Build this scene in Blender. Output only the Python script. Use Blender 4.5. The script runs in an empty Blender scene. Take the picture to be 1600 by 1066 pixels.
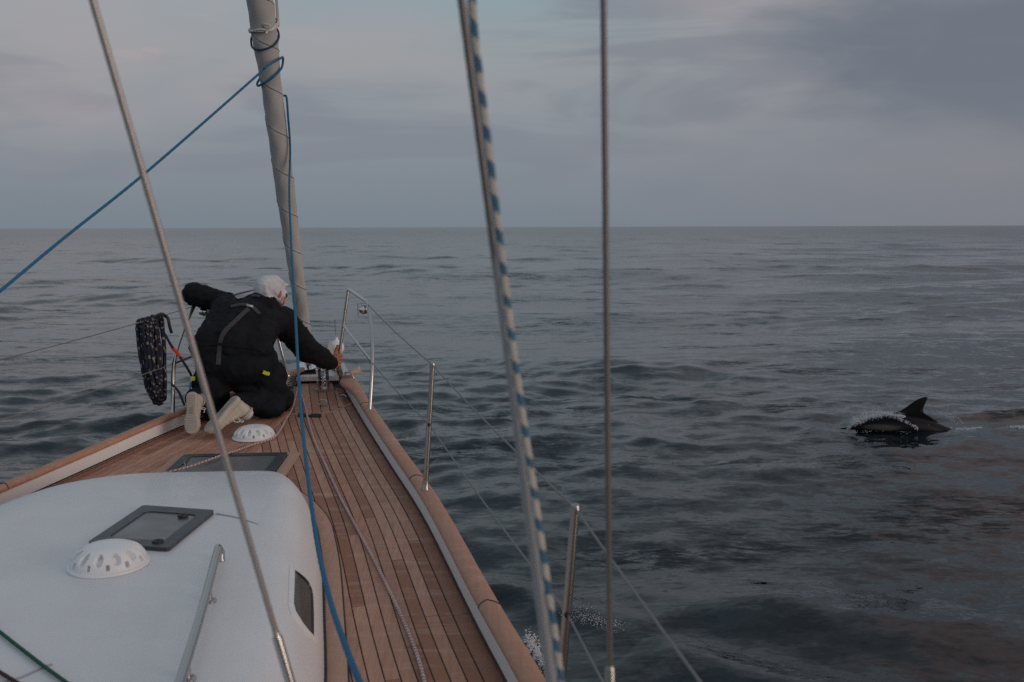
import bpy, bmesh, math, random
import numpy as np
from mathutils import Vector, Matrix, Euler
from mathutils.bvhtree import BVHTree
random.seed(7); rng = np.random.default_rng(7)
SC = bpy.context.scene; COL = SC.collection; PI = math.pi

# ------------------------------------------------------------ camera
F, CX, CY = 1555.0, 800.0, 533.0            # focal length and centre in photograph pixels
def basis(yaw, pitch, roll):
    cy, sy, cp, sp = math.cos(yaw), math.sin(yaw), math.cos(pitch), math.sin(pitch)
    f = Vector((sy*cp, cy*cp, sp)); r = Vector((cy, -sy, 0)); u = r.cross(f)
    return f, r*math.cos(roll)+u*math.sin(roll), u*math.cos(roll)-r*math.sin(roll)
def pose(loc, ypr):
    f, r, u = basis(*ypr)
    m = Matrix(((r.x, u.x, -f.x, loc[0]), (r.y, u.y, -f.y, loc[1]), (r.z, u.z, -f.z, loc[2]), (0, 0, 0, 1)))
    return m
BC, BY = Vector((1.43178, 0, 1.54167)), (0.02475, -0.15433, -0.01263)     # camera in the boat's frame
WC, WY = Vector((0, 0, 2.72)), (0.0, -0.1143, -0.0031)                    # camera in the world
CAMW = pose(WC, WY)
BOAT = CAMW @ pose(BC, BY).inverted()                                     # boat frame -> world (bow up, slight heel)
cam = bpy.data.cameras.new('camera'); camo = bpy.data.objects.new('camera', cam); COL.objects.link(camo)
camo.matrix_world = CAMW
cam.sensor_width = 36; cam.lens = 36*F/1600; cam.clip_end = 20000; cam.clip_start = .05
cam.dof.use_dof = True; cam.dof.focus_distance = 7.5; cam.dof.aperture_fstop = 5.0
SC.camera = camo
SC.cycles.use_denoising = False        # keep the render's own fine grain, as the photograph has

# ------------------------------------------------------------ world, sun, exposure
SUN_EL, SUN_AZ = math.radians(7), math.radians(118)      # azimuth clockwise from +Y (ahead): starboard, a little aft
SC.view_settings.view_transform = 'Standard'; SC.view_settings.look = 'None'
SC.view_settings.exposure = 0.0; SC.view_settings.gamma = 1; SC.view_settings.use_curve_mapping = False
world = bpy.data.worlds.new('World'); SC.world = world; world.use_nodes = True
class NT:
    def __init__(s, tree): s.t = tree; s.n = tree.nodes; s.l = tree.links
    def add(s, typ, **kw):
        nd = s.n.new(typ)
        for k, v in kw.items():
            if k.startswith('i_'):
                nd.inputs[int(k[2:]) if k[2:].isdigit() else k[2:].replace('_', ' ')].default_value = v
            else: setattr(nd, k, v)
        return nd
    def ln(s, a, b): s.l.new(a, b); return b
    def math(s, op, a, b=None, c=None, clamp=False):
        nd = s.n.new('ShaderNodeMath'); nd.operation = op; nd.use_clamp = clamp
        for i, v in enumerate((a, b, c)):
            if v is None: continue
            if isinstance(v, (int, float)): nd.inputs[i].default_value = v
            else: s.l.new(v, nd.inputs[i])
        return nd.outputs[0]
    def ramp(s, fac, stops, interp='LINEAR'):
        nd = s.n.new('ShaderNodeValToRGB'); cr = nd.color_ramp; cr.interpolation = interp
        while len(cr.elements) < len(stops): cr.elements.new(.5)
        for e, (p, c) in zip(cr.elements, stops):
            e.position = p; e.color = (c, c, c, 1) if isinstance(c, (int, float)) else (*c, 1)
        s.l.new(fac, nd.inputs[0]); return nd.outputs[0]
    def mix(s, fac, a, b, typ='MIX'):
        nd = s.n.new('ShaderNodeMix'); nd.data_type = 'RGBA'; nd.blend_type = typ
        for i, v in ((0, fac), (6, a), (7, b)):
            if isinstance(v, (int, float)): nd.inputs[i].default_value = v
            elif isinstance(v, tuple): nd.inputs[i].default_value = (*v, 1)
            else: s.l.new(v, nd.inputs[i])
        return nd.outputs[2]
    def noise(s, vec, scale, detail=4, rough=.5, dist=0):
        nd = s.n.new('ShaderNodeTexNoise'); nd.inputs['Scale'].default_value = scale
        nd.inputs['Detail'].default_value = detail; nd.inputs['Roughness'].default_value = rough
        nd.inputs['Distortion'].default_value = dist
        if vec is not None: s.l.new(vec, nd.inputs['Vector'])
        return nd.outputs[0]
    def mapping(s, vec, scale=(1, 1, 1), loc=(0, 0, 0), rot=(0, 0, 0)):
        nd = s.n.new('ShaderNodeMapping'); nd.inputs['Scale'].default_value = scale
        nd.inputs['Location'].default_value = loc; nd.inputs['Rotation'].default_value = rot
        s.l.new(vec, nd.inputs['Vector']); return nd.outputs[0]
def srgb(r, g, b):
    return tuple((c/255/12.92 if c/255 <= .04045 else ((c/255+.055)/1.055)**2.4) for c in (r, g, b))
w = NT(world.node_tree); w.n.clear()
tc = w.add('ShaderNodeTexCoord'); sep = w.add('ShaderNodeSeparateXYZ'); w.ln(tc.outputs['Generated'], sep.inputs[0])
sky = w.add('ShaderNodeTexSky', sky_type='NISHITA', sun_disc=False, sun_elevation=SUN_EL, sun_rotation=SUN_AZ)
el = w.math('MAXIMUM', sep.outputs[2], 0.0)
base = w.ramp(el, [(0, srgb(121, 133, 144)), (.05, srgb(129, 138, 149)), (.11, srgb(142, 149, 157)), (.16, srgb(151, 157, 162)), (.22, srgb(145, 162, 169)), (.5, srgb(145, 166, 177)), (1, srgb(146, 168, 183))])
gen = tc.outputs['Generated']
# soft, mostly level streaks of cloud, drawn on the directions themselves
n1 = w.noise(w.mapping(gen, (2.3, 2.3, 15), (.3, .1, .62)), 1.0, 6, .55, .6)
n2 = w.noise(w.mapping(gen, (2.1, 2.1, 5.5), (4.3, 1.1, 0)), 1.0, 4, .5, .3)
n3 = w.noise(w.mapping(gen, (6.5, 6.5, 34), (1.3, 2.1, .4)), 1.0, 6, .55, .5)
vb = w.add('ShaderNodeVectorMath', operation='SUBTRACT'); w.ln(gen, vb.inputs[0]); vb.inputs[1].default_value = (.44, .88, .150)
vm = w.add('ShaderNodeMapping'); w.ln(vb.outputs[0], vm.inputs['Vector']); vm.inputs['Scale'].default_value = (3.7, 2.2, 8.2); vm.inputs['Rotation'].default_value = (0, .10, 0)
vl = w.add('ShaderNodeVectorMath', operation='LENGTH'); w.ln(vm.outputs[0], vl.inputs[0])
nb = w.noise(w.mapping(gen, (5, 5, 11)), 1., 7, .58, .4)
bank = w.math('SUBTRACT', w.math('ADD', 1.0, w.math('MULTIPLY', w.math('SUBTRACT', nb, .5), 1.5)), vl.outputs['Value'])
bank = w.math('MULTIPLY', w.ramp(bank, [(0, 0.), (.75, 1.)], 'EASE'), w.math('MULTIPLY_ADD', n2, .7, .62), clamp=True)
low = w.ramp(el, [(0, 0.), (.06, .6), (.12, 1.)], 'EASE')
dark = w.ramp(n1, [(.48, 0.), (.60, 1.)], 'EASE')
c = w.mix(w.math('MULTIPLY', w.math('MULTIPLY', dark, low), .55), base, srgb(120, 126, 140))
lightc = w.ramp(n2, [(.44, 0.), (.66, 1.)], 'EASE')
c = w.mix(w.math('MULTIPLY', w.math('MULTIPLY', lightc, low), .44), c, srgb(180, 164, 166))
side = w.ramp(sep.outputs[0], [(.0, 0.), (.62, 1.)])
c = w.mix(w.math('MULTIPLY', side, .50), c, srgb(134, 124, 131))
c = w.mix(w.math('MULTIPLY', w.math('MULTIPLY', bank, w.ramp(el, [(.035, .0), (.10, 1.)], 'EASE')), .80), c, srgb(103, 112, 126))
rose = w.math('MULTIPLY', w.ramp(n3, [(.58, 0.), (.72, 1.)], 'EASE'), w.ramp(n2, [(.50, 0.), (.62, 1.)], 'EASE'))
rose = w.math('MULTIPLY', rose, w.ramp(el, [(.09, 0.), (.14, 1.)]))
c = w.mix(w.math('MULTIPLY', rose, .45), c, srgb(205, 170, 166))
high = w.math('MULTIPLY', w.ramp(sep.outputs[0], [(.30, 0.), (.65, 1.)]), w.ramp(el, [(.22, 0.), (.36, 1.)]))
n4 = w.noise(w.mapping(gen, (5, 5, 9), (2.2, .7, 1.1)), 1., 5, .55, .4)
c = w.mix(w.math('MULTIPLY', w.math('MULTIPLY', high, w.ramp(n4, [(.48, 0.), (.60, 1.)], 'EASE')), .8), c, srgb(218, 172, 156))
# glow round the low sun, abeam and aft to starboard
sd = Vector((math.sin(SUN_AZ)*math.cos(SUN_EL), math.cos(SUN_AZ)*math.cos(SUN_EL), math.sin(SUN_EL)))
dt = w.add('ShaderNodeVectorMath', operation='DOT_PRODUCT'); w.ln(tc.outputs['Generated'], dt.inputs[0]); dt.inputs[1].default_value = sd
glow = w.ramp(dt.outputs['Value'], [(.35, 0.), (1., 1.)], 'EASE')
c = w.mix(glow, c, srgb(200, 176, 166))
c = w.mix(.06, c, w.mix(1.0, sky.outputs[0], (.06, .06, .06), 'MULTIPLY'))
bg = w.add('ShaderNodeBackground'); w.ln(c, bg.inputs[0]); bg.inputs[1].default_value = 1.0
wo = w.add('ShaderNodeOutputWorld'); w.ln(bg.outputs[0], wo.inputs[0])
sun = bpy.data.lights.new('sun', 'SUN'); sun.energy = .85; sun.angle = math.radians(25); sun.color = (1, .84, .74)
suno = bpy.data.objects.new('sun', sun); COL.objects.link(suno)
suno.rotation_euler = (-sd).to_track_quat('-Z', 'Y').to_euler()

# ------------------------------------------------------------ helpers
def ray(px, py):
    f, r, u = basis(*BY); return f + r*((px-CX)/F) + u*((CY-py)/F)
def at(px, py, y=None, z=None, x=None):
    """Point in the boat's frame seen at that place of the photograph, at a known y, z or x."""
    d = ray(px, py)
    t = (y-BC.y)/d.y if y is not None else (z-BC.z)/d.z if z is not None else (x-BC.x)/d.x
    return BC + d*t
def seaat(px, py, z=0.0):
    f, r, u = basis(*WY); d = f + r*((px-CX)/F) + u*((CY-py)/F)
    return WC + d*((z-WC.z)/d.z)
def mesh(name, verts, faces, mat=None, parent=None, smooth=True, mats=None, fmat=None):
    me = bpy.data.meshes.new(name); me.from_pydata([tuple(v) for v in verts], [], faces); me.validate()
    for m in (mats or [mat]): me.materials.append(m)
    if fmat: me.polygons.foreach_set('material_index', fmat)
    if smooth: me.polygons.foreach_set('use_smooth', [True]*len(me.polygons))
    me.update()
    return link(name, me, parent)
def link(name, me, parent=None):
    o = bpy.data.objects.new(name, me); COL.objects.link(o)
    if parent is not None: o.parent = parent
    return o
def tag(o, label=None, cat=None, group=None, kind=None):
    for k, v in (('label', label), ('category', cat), ('group', group), ('kind', kind)):
        if v: o[k] = v
    return o
def thing(name, label, cat, group=None, m=BOAT):
    o = bpy.data.objects.new(name, None); COL.objects.link(o); o.matrix_world = m; o.empty_display_size = .1
    return tag(o, label, cat, group)
class MB:
    def __init__(s): s.v = []; s.f = []; s.m = []
    def add(s, v, f, mi=0):
        b = len(s.v); s.v += [Vector(p) for p in v]; s.f += [tuple(i+b for i in q) for q in f]
        s.m += (mi if isinstance(mi, list) else [mi]*len(f)); return s
    def box(s, c, half, rot=None, mi=0):
        R = rot or Matrix.Identity(3); c = Vector(c)
        v = [c+R@Vector((sx*half[0], sy*half[1], sz*half[2])) for sz in (-1, 1) for sy in (-1, 1) for sx in (-1, 1)]
        return s.add(v, [(0, 2, 3, 1), (4, 5, 7, 6), (0, 1, 5, 4), (2, 6, 7, 3), (0, 4, 6, 2), (1, 3, 7, 5)], mi)
    def lathe(s, prof, n=32, M=None, mi=0, cap=True):
        M = M or Matrix.Identity(4); v = []; f = []
        for r, z in prof:
            for k in range(n): v.append(M@Vector((r*math.cos(2*PI*k/n), r*math.sin(2*PI*k/n), z)))
        for i in range(len(prof)-1):
            for k in range(n): f.append((i*n+k, i*n+(k+1) % n, (i+1)*n+(k+1) % n, (i+1)*n+k))
        if cap: f.append(tuple(range(n-1, -1, -1))); f.append(tuple((len(prof)-1)*n+k for k in range(n)))
        return s.add(v, f, mi)
    def tube(s, pts, r, n=10, mi=0, pat=None, closed=False, caps=True, flat=1.0):
        pts = [Vector(p) for p in pts]; N = len(pts); v = []; f = []; ms = []
        rr = r if hasattr(r, '__len__') else [r]*N
        t0 = (pts[1]-pts[0]).normalized(); a = t0.orthogonal().normalized()
        for i, p in enumerate(pts):
            if closed: t = pts[(i+1) % N]-pts[i-1]
            else: t = pts[min(i+1, N-1)]-pts[max(i-1, 0)]
            t.normalize(); a = (a-t*a.dot(t)).normalized(); b = t.cross(a)
            for k in range(n):
                an = 2*PI*k/n; v.append(p+a*(rr[i]*math.cos(an))+b*(rr[i]*flat*math.sin(an)))
        for i in range(N if closed else N-1):
            j = (i+1) % N
            for k in range(n):
                f.append((i*n+k, i*n+(k+1) % n, j*n+(k+1) % n, j*n+k)); ms.append(pat(i, k) if pat else mi)
        if caps and not closed: f.append(tuple(range(n-1, -1, -1))); f.append(tuple((N-1)*n+k for k in range(n))); ms += [mi, mi]
        return s.add(v, f, ms)
    def build(s, name, mats, parent=None, smooth=True, sharp=None):
        if not isinstance(mats, (list, tuple)): mats = [mats]
        o = mesh(name, s.v, s.f, parent=parent, smooth=smooth, mats=list(mats), fmat=s.m)
        if smooth: 
            try: o.data.set_sharp_from_angle(angle=math.radians(sharp or 40))
            except Exception: pass
        return o
def cr(pts, n=12, closed=False):
    """Catmull-Rom through points, n samples a span."""
    P = [Vector(p) for p in pts]; out = []; N = len(P)
    for i in range(N if closed else N-1):
        if closed: a, b, c_, d = P[i-1], P[i], P[(i+1) % N], P[(i+2) % N]
        else: a, b, c_, d = P[max(i-1, 0)], P[i], P[i+1], P[min(i+2, N-1)]
        if not closed and i == 0: a = b*2-c_
        if not closed and i == N-2: d = c_*2-b
        for k in range(n):
            t = k/n; out.append(.5*((2*b)+(c_-a)*t+(2*a-5*b+4*c_-d)*t*t+(3*b-a-3*c_+d)*t**3))
    if not closed: out.append(P[-1])
    return out
def resample(pts, step):
    d = [0.]
    for a, b in zip(pts, pts[1:]): d.append(d[-1]+(b-a).length)
    n = max(2, int(d[-1]/step)); q = np.linspace(0, d[-1], n+1); A = np.array([tuple(p) for p in pts])
    return [Vector(v) for v in np.stack([np.interp(q, d, A[:, k]) for k in range(3)], 1)]

# ------------------------------------------------------------ materials
def mat(name, col, rough=.5, metal=0., noise=0., nscale=20, bump=0., bscale=200, coord='Object', stretch=(1, 1, 1), col2=None, spec=.5, sheen=0, coat=0):
    m = bpy.data.materials.new(name); m.use_nodes = True; t = NT(m.node_tree); b = t.n['Principled BSDF']
    b.inputs['Roughness'].default_value = rough; b.inputs['Metallic'].default_value = metal
    b.inputs['Specular IOR Level'].default_value = spec
    if sheen: b.inputs['Sheen Weight'].default_value = sheen
    if coat: b.inputs['Coat Weight'].default_value = coat
    b.inputs['Base Color'].default_value = (*col, 1)
    co = t.add('ShaderNodeTexCoord').outputs[coord]
    if noise or col2:
        v = t.mapping(co, stretch); n = t.noise(v, nscale, 6, .6)
        f = t.ramp(n, [(.35, 0.), (.65, 1.)])
        c2 = col2 or tuple(x*(1-noise) for x in col)
        t.ln(t.mix(f, col, c2), b.inputs['Base Color'])
        t.ln(t.math('MULTIPLY_ADD', n, .25, rough-.12), b.inputs['Roughness'])
    if bump:
        bn = t.add('ShaderNodeBump'); bn.inputs['Strength'].default_value = bump; bn.inputs['Distance'].default_value = .002
        t.ln(t.noise(t.mapping(co, stretch), bscale, 4, .6), bn.inputs['Height']); t.ln(bn.outputs[0], b.inputs['Normal'])
    return m
def teak(name, cols, rough=.62):
    m = bpy.data.materials.new(name); m.use_nodes = True; t = NT(m.node_tree); b = t.n['Principled BSDF']
    oi = t.add('ShaderNodeObjectInfo'); co = t.add('ShaderNodeTexCoord').outputs['Object']
    sh = t.add('ShaderNodeVectorMath', operation='ADD'); t.ln(co, sh.inputs[0])
    cb = t.add('ShaderNodeCombineXYZ'); r10 = t.math('MULTIPLY', oi.outputs['Random'], 13.0); t.ln(r10, cb.inputs[1]); t.ln(r10, cb.inputs[0]); t.ln(cb.outputs[0], sh.inputs[1])
    v = sh.outputs[0]
    g1 = t.noise(t.mapping(v, (70, 2.2, 70), rot=(0, 0, .24)), 1., 5, .6, .3)
    g2 = t.noise(t.mapping(v, (420, 9, 200), rot=(0, 0, .24)), 1., 3, .5)
    g3 = t.noise(t.mapping(co, (3.5, 16, 3)), 1., 4, .6, .8)
    base = t.ramp(oi.outputs['Random'], [(0, cols[0]), (.35, cols[1]), (.7, cols[2]), (1, cols[3])])
    c_ = t.mix(t.ramp(g1, [(.3, 0.), (.72, .55)]), base, cols[4])
    c_ = t.mix(t.ramp(g2, [(.45, 0.), (.75, .35)]), c_, cols[5])
    c_ = t.mix(t.ramp(g3, [(.52, 0.), (.70, .38)]), c_, cols[6])
    t.ln(c_, b.inputs['Base Color'])
    b.inputs['Specular IOR Level'].default_value = .28
    t.ln(t.math('MULTIPLY_ADD', g3, -.35, rough+.20), b.inputs['Roughness'])
    bn = t.add('ShaderNodeBump'); bn.inputs['Strength'].default_value = .35; bn.inputs['Distance'].default_value = .0012
    t.ln(g2, bn.inputs['Height']); t.ln(bn.outputs[0], b.inputs['Normal'])
    return m
TK = [(.27, .128, .080), (.44, .225, .145), (.60, .36, .26), (.40, .215, .155), (.26, .12, .075), (.20, .10, .066), (.60, .42, .34)]
M = {}
M['teak'] = teak('teak', TK)
M['teak_pale'] = teak('teak_pale', [(.50, .31, .225), (.52, .33, .24), (.54, .345, .255), (.51, .32, .235), (.38, .22, .155), (.26, .15, .10), (.56, .40, .32)])
M['teak_red'] = teak('teak_red', [(.27, .115, .07), (.29, .13, .08), (.30, .135, .085), (.28, .12, .075), (.19, .08, .05), (.14, .06, .04), (.36, .22, .16)], .5)
M['teak_cap'] = teak('teak_cap', [(.44, .24, .165), (.47, .27, .185), (.49, .29, .205), (.45, .25, .175), (.34, .17, .11), (.24, .12, .08), (.54, .38, .30)], .55)
M['caulk'] = mat('black_caulk', (.018, .017, .018), .7, bump=.2)
M['gel'] = mat('white_gelcoat', (.70, .725, .745), .42, noise=.06, nscale=3, bump=.12, bscale=420, coat=.1)
M['gelw'] = mat('white_paint', (.74, .75, .76), .4, noise=.05, nscale=6)
M['vent'] = mat('vent_plastic', (.80, .82, .84), .4, noise=.05, nscale=14, bump=.05)
M['grey'] = mat('grey_seal', (.30, .32, .34), .5)
M['steel'] = mat('stainless_steel', (.50, .49, .48), .27, 1)
M['wire'] = mat('stainless_wire', (.46, .44, .43), .5, .7)
M['steel_dull'] = mat('weathered_stainless', (.36, .345, .335), .36, 1)
M['lifeline'] = mat('lifeline_wire', (.20, .20, .205), .5, .4)
M['wire_dark'] = mat('dull_wire', (.20, .19, .185), .5, .6)
M['alu'] = mat('dark_aluminium_frame', (.055, .065, .078), .38, .2, noise=.15, nscale=30)
M['dark'] = mat('black_rubber', (.018, .019, .021), .55, bump=.2)
def glassy(name, col, rough=.12):
    m = mat(name, col, rough, noise=.2, nscale=9, bump=.04, bscale=60, spec=.7); return m
M['pane'] = glassy('smoked_acrylic', (.16, .17, .18), .3)  # sky reflection on the hatch panes painted in as a lighter grey
M['pane_dark'] = glassy('smoked_side_glass', (.06, .065, .06), .2)
M['sail'] = mat('grey_sailcloth', (.46, .475, .48), .85, noise=.12, nscale=5, bump=.35, bscale=30, stretch=(1, 1, .35))
M['tie'] = mat('white_webbing', (.62, .60, .57), .8, bump=.3)
M['blue'] = mat('blue_rope', (.010, .15, .30), .7, noise=.3, nscale=220, bump=.8, bscale=420)
M['blue2'] = mat('dark_blue_rope', (.010, .055, .11), .7, bump=.8, bscale=420)
M['navy'] = mat('navy_rope', (.012, .018, .04), .8, noise=.3, nscale=150, bump=.9, bscale=380)
M['beige'] = mat('beige_fleck', (.27, .24, .20), .85, bump=.6, bscale=380)
M['pinkw'] = mat('worn_white_rope', (.62, .55, .55), .85, noise=.2, nscale=120, bump=.7, bscale=400)
M['pinkr'] = mat('worn_red_rope', (.36, .20, .20), .85, bump=.6, bscale=400)
M['rwhite'] = mat('cream_rope', (.56, .54, .50), .85, noise=.15, nscale=90, bump=.6, bscale=300)
M['rblue'] = mat('steel_blue_fleck', (.06, .15, .24), .8, bump=.6, bscale=300)
M['green'] = mat('green_rope', (.008, .10, .065), .75, noise=.3, nscale=120, bump=.6, bscale=300)
M['maroon'] = mat('maroon_rope', (.06, .012, .018), .8, bump=.5)
M['red'] = mat('red_webbing', (.55, .045, .02), .75, bump=.3)
M['jacket'] = mat('black_jacket_cloth', (.0065, .0085, .0125), .85, noise=.3, nscale=8, bump=.5, bscale=90, spec=.25)
M['trouser'] = mat('navy_trouser_cloth', (.006, .0085, .0135), .85, noise=.3, nscale=8, bump=.5, bscale=90, spec=.25)
M['strap'] = mat('grey_harness_webbing', (.040, .038, .041), .7, bump=.5, bscale=260)
M['yellow'] = mat('yellow_tab', (.62, .68, .02), .6)
M['skin'] = mat('skin', (.40, .14, .09), .55, noise=.2, nscale=30)
M['hat'] = mat('pale_grey_fleece', (.58, .60, .64), .9, noise=.12, nscale=18, bump=.5, bscale=120, sheen=.2)
M['shoe'] = mat('cream_canvas', (.50, .45, .385), .8, noise=.14, nscale=12, bump=.5, bscale=180)
M['sole'] = mat('cream_rubber_sole', (.46, .42, .365), .6, noise=.12, nscale=20, bump=.3)
M['soleband'] = mat('worn_sole_patch', (.28, .24, .20), .7)
M['chrome'] = mat('chrome', (.7, .7, .72), .12, 1)
M['copper'] = mat('anchor_galvanised', (.50, .38, .31), .55, noise=.2, nscale=15)
M['dolphin'] = mat('dolphin_skin_dark', (.005, .006, .008), .5, spec=.12, noise=.2, nscale=4)

# ------------------------------------------------------------ sea (world frame)
def sea():
    NRAD = 1380
    rad = 1.6*np.exp(np.linspace(0, math.log(9000/1.6), NRAD))
    front = np.radians(np.linspace(-34, 34, 760)); rest = np.radians(np.linspace(34, 326, 120))[1:-1]
    th = np.concatenate([front, rest]); NT_, NR = len(th), len(rad)
    Rr, T = np.meshgrid(rad, th, indexing='ij')
    X = Rr*np.sin(T); Y = Rr*np.cos(T); Z = np.zeros_like(X)
    dr = Rr*math.log(9000/1.6)/NRAD
    # slow modulation: streaks of ruffled and slick water
    def lowf(seed, sx, sy, n=9):
        r = np.random.default_rng(seed); o = np.zeros_like(X)
        for k in range(n):
            a = r.uniform(0, 2*PI); q = r.uniform(.5, 1.6); o += np.sin(X*q*math.cos(a)/sx+Y*q*math.sin(a)/sy+r.uniform(0, 2*PI))
        return o/math.sqrt(n/2)
    ruf = 1/(1+np.exp(-3.6*(lowf(3, 3.8, 2.2, 14)-.5)))
    ruf2 = 1/(1+np.exp(-2.2*(lowf(5, 26., 15.)-.1)))
    az = T.copy(); az[az > PI] -= 2*PI
    calm = 1/(1+np.exp(-(az-.10)/.09))             # slicker water off the starboard bow
    chop = (.38+1.35*ruf*(.4+.9*ruf2))*(1-.35*calm)
    r = np.random.default_rng(11)
    lam = np.concatenate([np.exp(r.uniform(math.log(7), math.log(34), 16)), np.exp(r.uniform(math.log(1.6), math.log(7), 34)), np.exp(r.uniform(math.log(.34), math.log(1.8), 84))])
    DX = np.zeros_like(X); DY = np.zeros_like(X)
    for i, L in enumerate(lam):
        k = 2*PI/L
        spread = .45 if L > 7 else .75 if L > 1.6 else .95
        d = PI/2+.25+r.normal(0, spread)           # waves run along the line of sight, crests lie across it
        if L > 7: A = .0042*L**.75
        elif L > 1.8: A = .0015*L**.95
        else: A = .0021*L**1.0
        A *= r.uniform(.6, 1.3); ph = r.uniform(0, 2*PI)
        wgt = np.clip((L/dr-2.2)/3.0, 0, 1)
        m = wgt > 0
        rows = np.where(m.any(1))[0]
        if len(rows) == 0: continue
        s_ = slice(0, rows[-1]+1)
        p = k*(X[s_]*math.cos(d)+Y[s_]*math.sin(d))+ph
        a = A*wgt[s_]*(chop[s_] if L < 7 else 1)*(np.clip(Rr[s_]/26, .75, 2.0) if 1.8 < L < 7 else 1)
        Z[s_] += a*np.sin(p)
        cq = a*np.cos(p)*(.9 if L < 7 else .5); DX[s_] += cq*math.cos(d); DY[s_] += cq*math.sin(d)
    # ridge of the dolphin's wake and the hollow it leaves
    a0 = seaat(1492, 674); a1 = seaat(1650, 664)
    def seg(ax, ay, bx, by, wdt, hgt, taper=.4):
        dx, dy = bx-ax, by-ay; L2 = dx*dx+dy*dy
        t = np.clip(((X-ax)*dx+(Y-ay)*dy)/L2, 0, 1); dd = np.hypot(X-ax-t*dx, Y-ay-t*dy)
        return hgt*np.exp(-(dd/wdt)**2)*np.sin(np.clip(t, .02, .98)*PI)**taper
    Z += seg(a0.x, a0.y+.35, a1.x+1.5, a1.y+.5, .30, .09)*(1+.2*lowf(21, .5, .3))
    g0, g1 = seaat(900, 424), seaat(1170, 428); Z += seg(g0.x, g0.y, g1.x, g1.y, 4.2, .20, .8)*(1+.35*lowf(17, 2.6, 1.3))
    # the boat's bow wave running out to starboard
    b0 = seaat(760, 900); b1 = seaat(1060, 1010); b2 = seaat(1400, 1120)
    Z += seg(b0.x, b0.y, b1.x, b1.y, .22, .06)+seg(b1.x-.3, b1.y, b2.x, b2.y, .3, .07)
    Z += seg(seaat(900, 900).x, seaat(900, 900).y, seaat(1700, 1010).x, seaat(1700, 1010).y, .62, .085)*(1+.5*lowf(9, .9, .6))
    X += DX; Y += DY
    global SX, SY, SZ
    k_ = (Rr > 3) & (Rr < 30) & (np.abs(az) < .75); SX, SY, SZ = X[k_], Y[k_], Z[k_]
    co = np.stack([X, Y, Z], 2).reshape(-1, 3)
    co = np.concatenate([co, [[0, 0, 0]]])
    i = np.arange(NR-1)[:, None]*NT_; j = np.arange(NT_)[None, :]; j2 = (j+1) % NT_
    q = np.stack([i+j, i+NT_+j, i+NT_+j2, i+j2], 2).reshape(-1, 4)
    tri = np.stack([np.full(NT_, NR*NT_), np.arange(NT_), (np.arange(NT_)+1) % NT_], 1)
    me = bpy.data.meshes.new('sea'); nf = len(q)+len(tri)
    me.vertices.add(len(co)); me.vertices.foreach_set('co', co.astype(np.float32).ravel())
    loops = np.concatenate([q.ravel(), tri.ravel()]).astype(np.int32)
    me.loops.add(len(loops)); me.loops.foreach_set('vertex_index', loops)
    me.polygons.add(nf)
    tot = np.concatenate([np.full(len(q), 4), np.full(len(tri), 3)]).astype(np.int32)
    me.polygons.foreach_set('loop_start', (np.cumsum(tot)-tot).astype(np.int32)); me.polygons.foreach_set('loop_total', tot)
    me.polygons.foreach_set('use_smooth', np.ones(nf, bool)); me.update(calc_edges=True)
    m = bpy.data.materials.new('sea_water'); m.use_nodes = True; t = NT(m.node_tree); b = t.n['Principled BSDF']
    b.inputs['Base Color'].default_value = (.006, .0125, .017, 1); b.inputs['IOR'].default_value = 1.333
    b.inputs['Roughness'].default_value = .06
    co_ = t.add('ShaderNodeTexCoord').outputs['Object']
    geo = t.add('ShaderNodeNewGeometry'); ln = t.add('ShaderNodeVectorMath', operation='LENGTH'); t.ln(geo.outputs['Position'], ln.inputs[0])
    dist = ln.outputs['Value']
    t.ln(t.ramp(t.math('DIVIDE', dist, 400.), [(0, .015), (.1, .05), (.5, .12), (1, .17)]), b.inputs['Roughness'])
    patch = t.ramp(t.noise(t.mapping(co_, (.09, .15, .1), rot=(0, 0, .2)), 1., 4, .6, .6), [(.40, .55), (.62, 1.05)])
    gust = t.ramp(t.noise(t.mapping(co_, (.30, .85, .1), rot=(0, 0, .12)), 1., 4, .6, .5), [(.54, 0.), (.66, 1.)])
    patch = t.math('MULTIPLY_ADD', gust, 1.7, patch)
    fall = t.ramp(t.math('DIVIDE', dist, 500.), [(0, 1.), (.03, .8), (.07, .6), (.2, .5), (1, .42)])
    nrm = t.add('ShaderNodeVectorMath', operation='NORMALIZE'); acc = geo.outputs['Normal']
    for sc_, amp, rot in (((.55, 1.5, 1), .16, .15), ((1.7, 4.4, 1), .36, .28), ((6.5, 15., 1), .36, -.12), ((24., 48., 1), .16, .3)):
        nn = t.add('ShaderNodeTexNoise'); nn.inputs['Scale'].default_value = 1; nn.inputs['Detail'].default_value = 3; nn.inputs['Roughness'].default_value = .6; nn.inputs['Distortion'].default_value = .7
        t.ln(t.mapping(co_, sc_, rot=(0, 0, rot)), nn.inputs['Vector'])
        sb = t.add('ShaderNodeVectorMath', operation='SUBTRACT'); t.ln(nn.outputs['Color'], sb.inputs[0]); sb.inputs[1].default_value = (.5, .5, .5)
        ml = t.add('ShaderNodeVectorMath', operation='MULTIPLY'); t.ln(sb.outputs[0], ml.inputs[0]); ml.inputs[1].default_value = (amp*.8, amp*1.5, 0)
        s3 = t.add('ShaderNodeVectorMath', operation='SCALE'); t.ln(ml.outputs[0], s3.inputs[0]); t.ln(t.math('MULTIPLY', patch, fall), s3.inputs['Scale'])
        ad = t.add('ShaderNodeVectorMath', operation='ADD'); t.ln(acc, ad.inputs[0]); t.ln(s3.outputs[0], ad.inputs[1]); acc = ad.outputs[0]
    gsx = t.add('ShaderNodeCombineXYZ'); t.ln(t.math('MULTIPLY', t.math('MULTIPLY', gust, fall), -.16), gsx.inputs[1])
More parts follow.
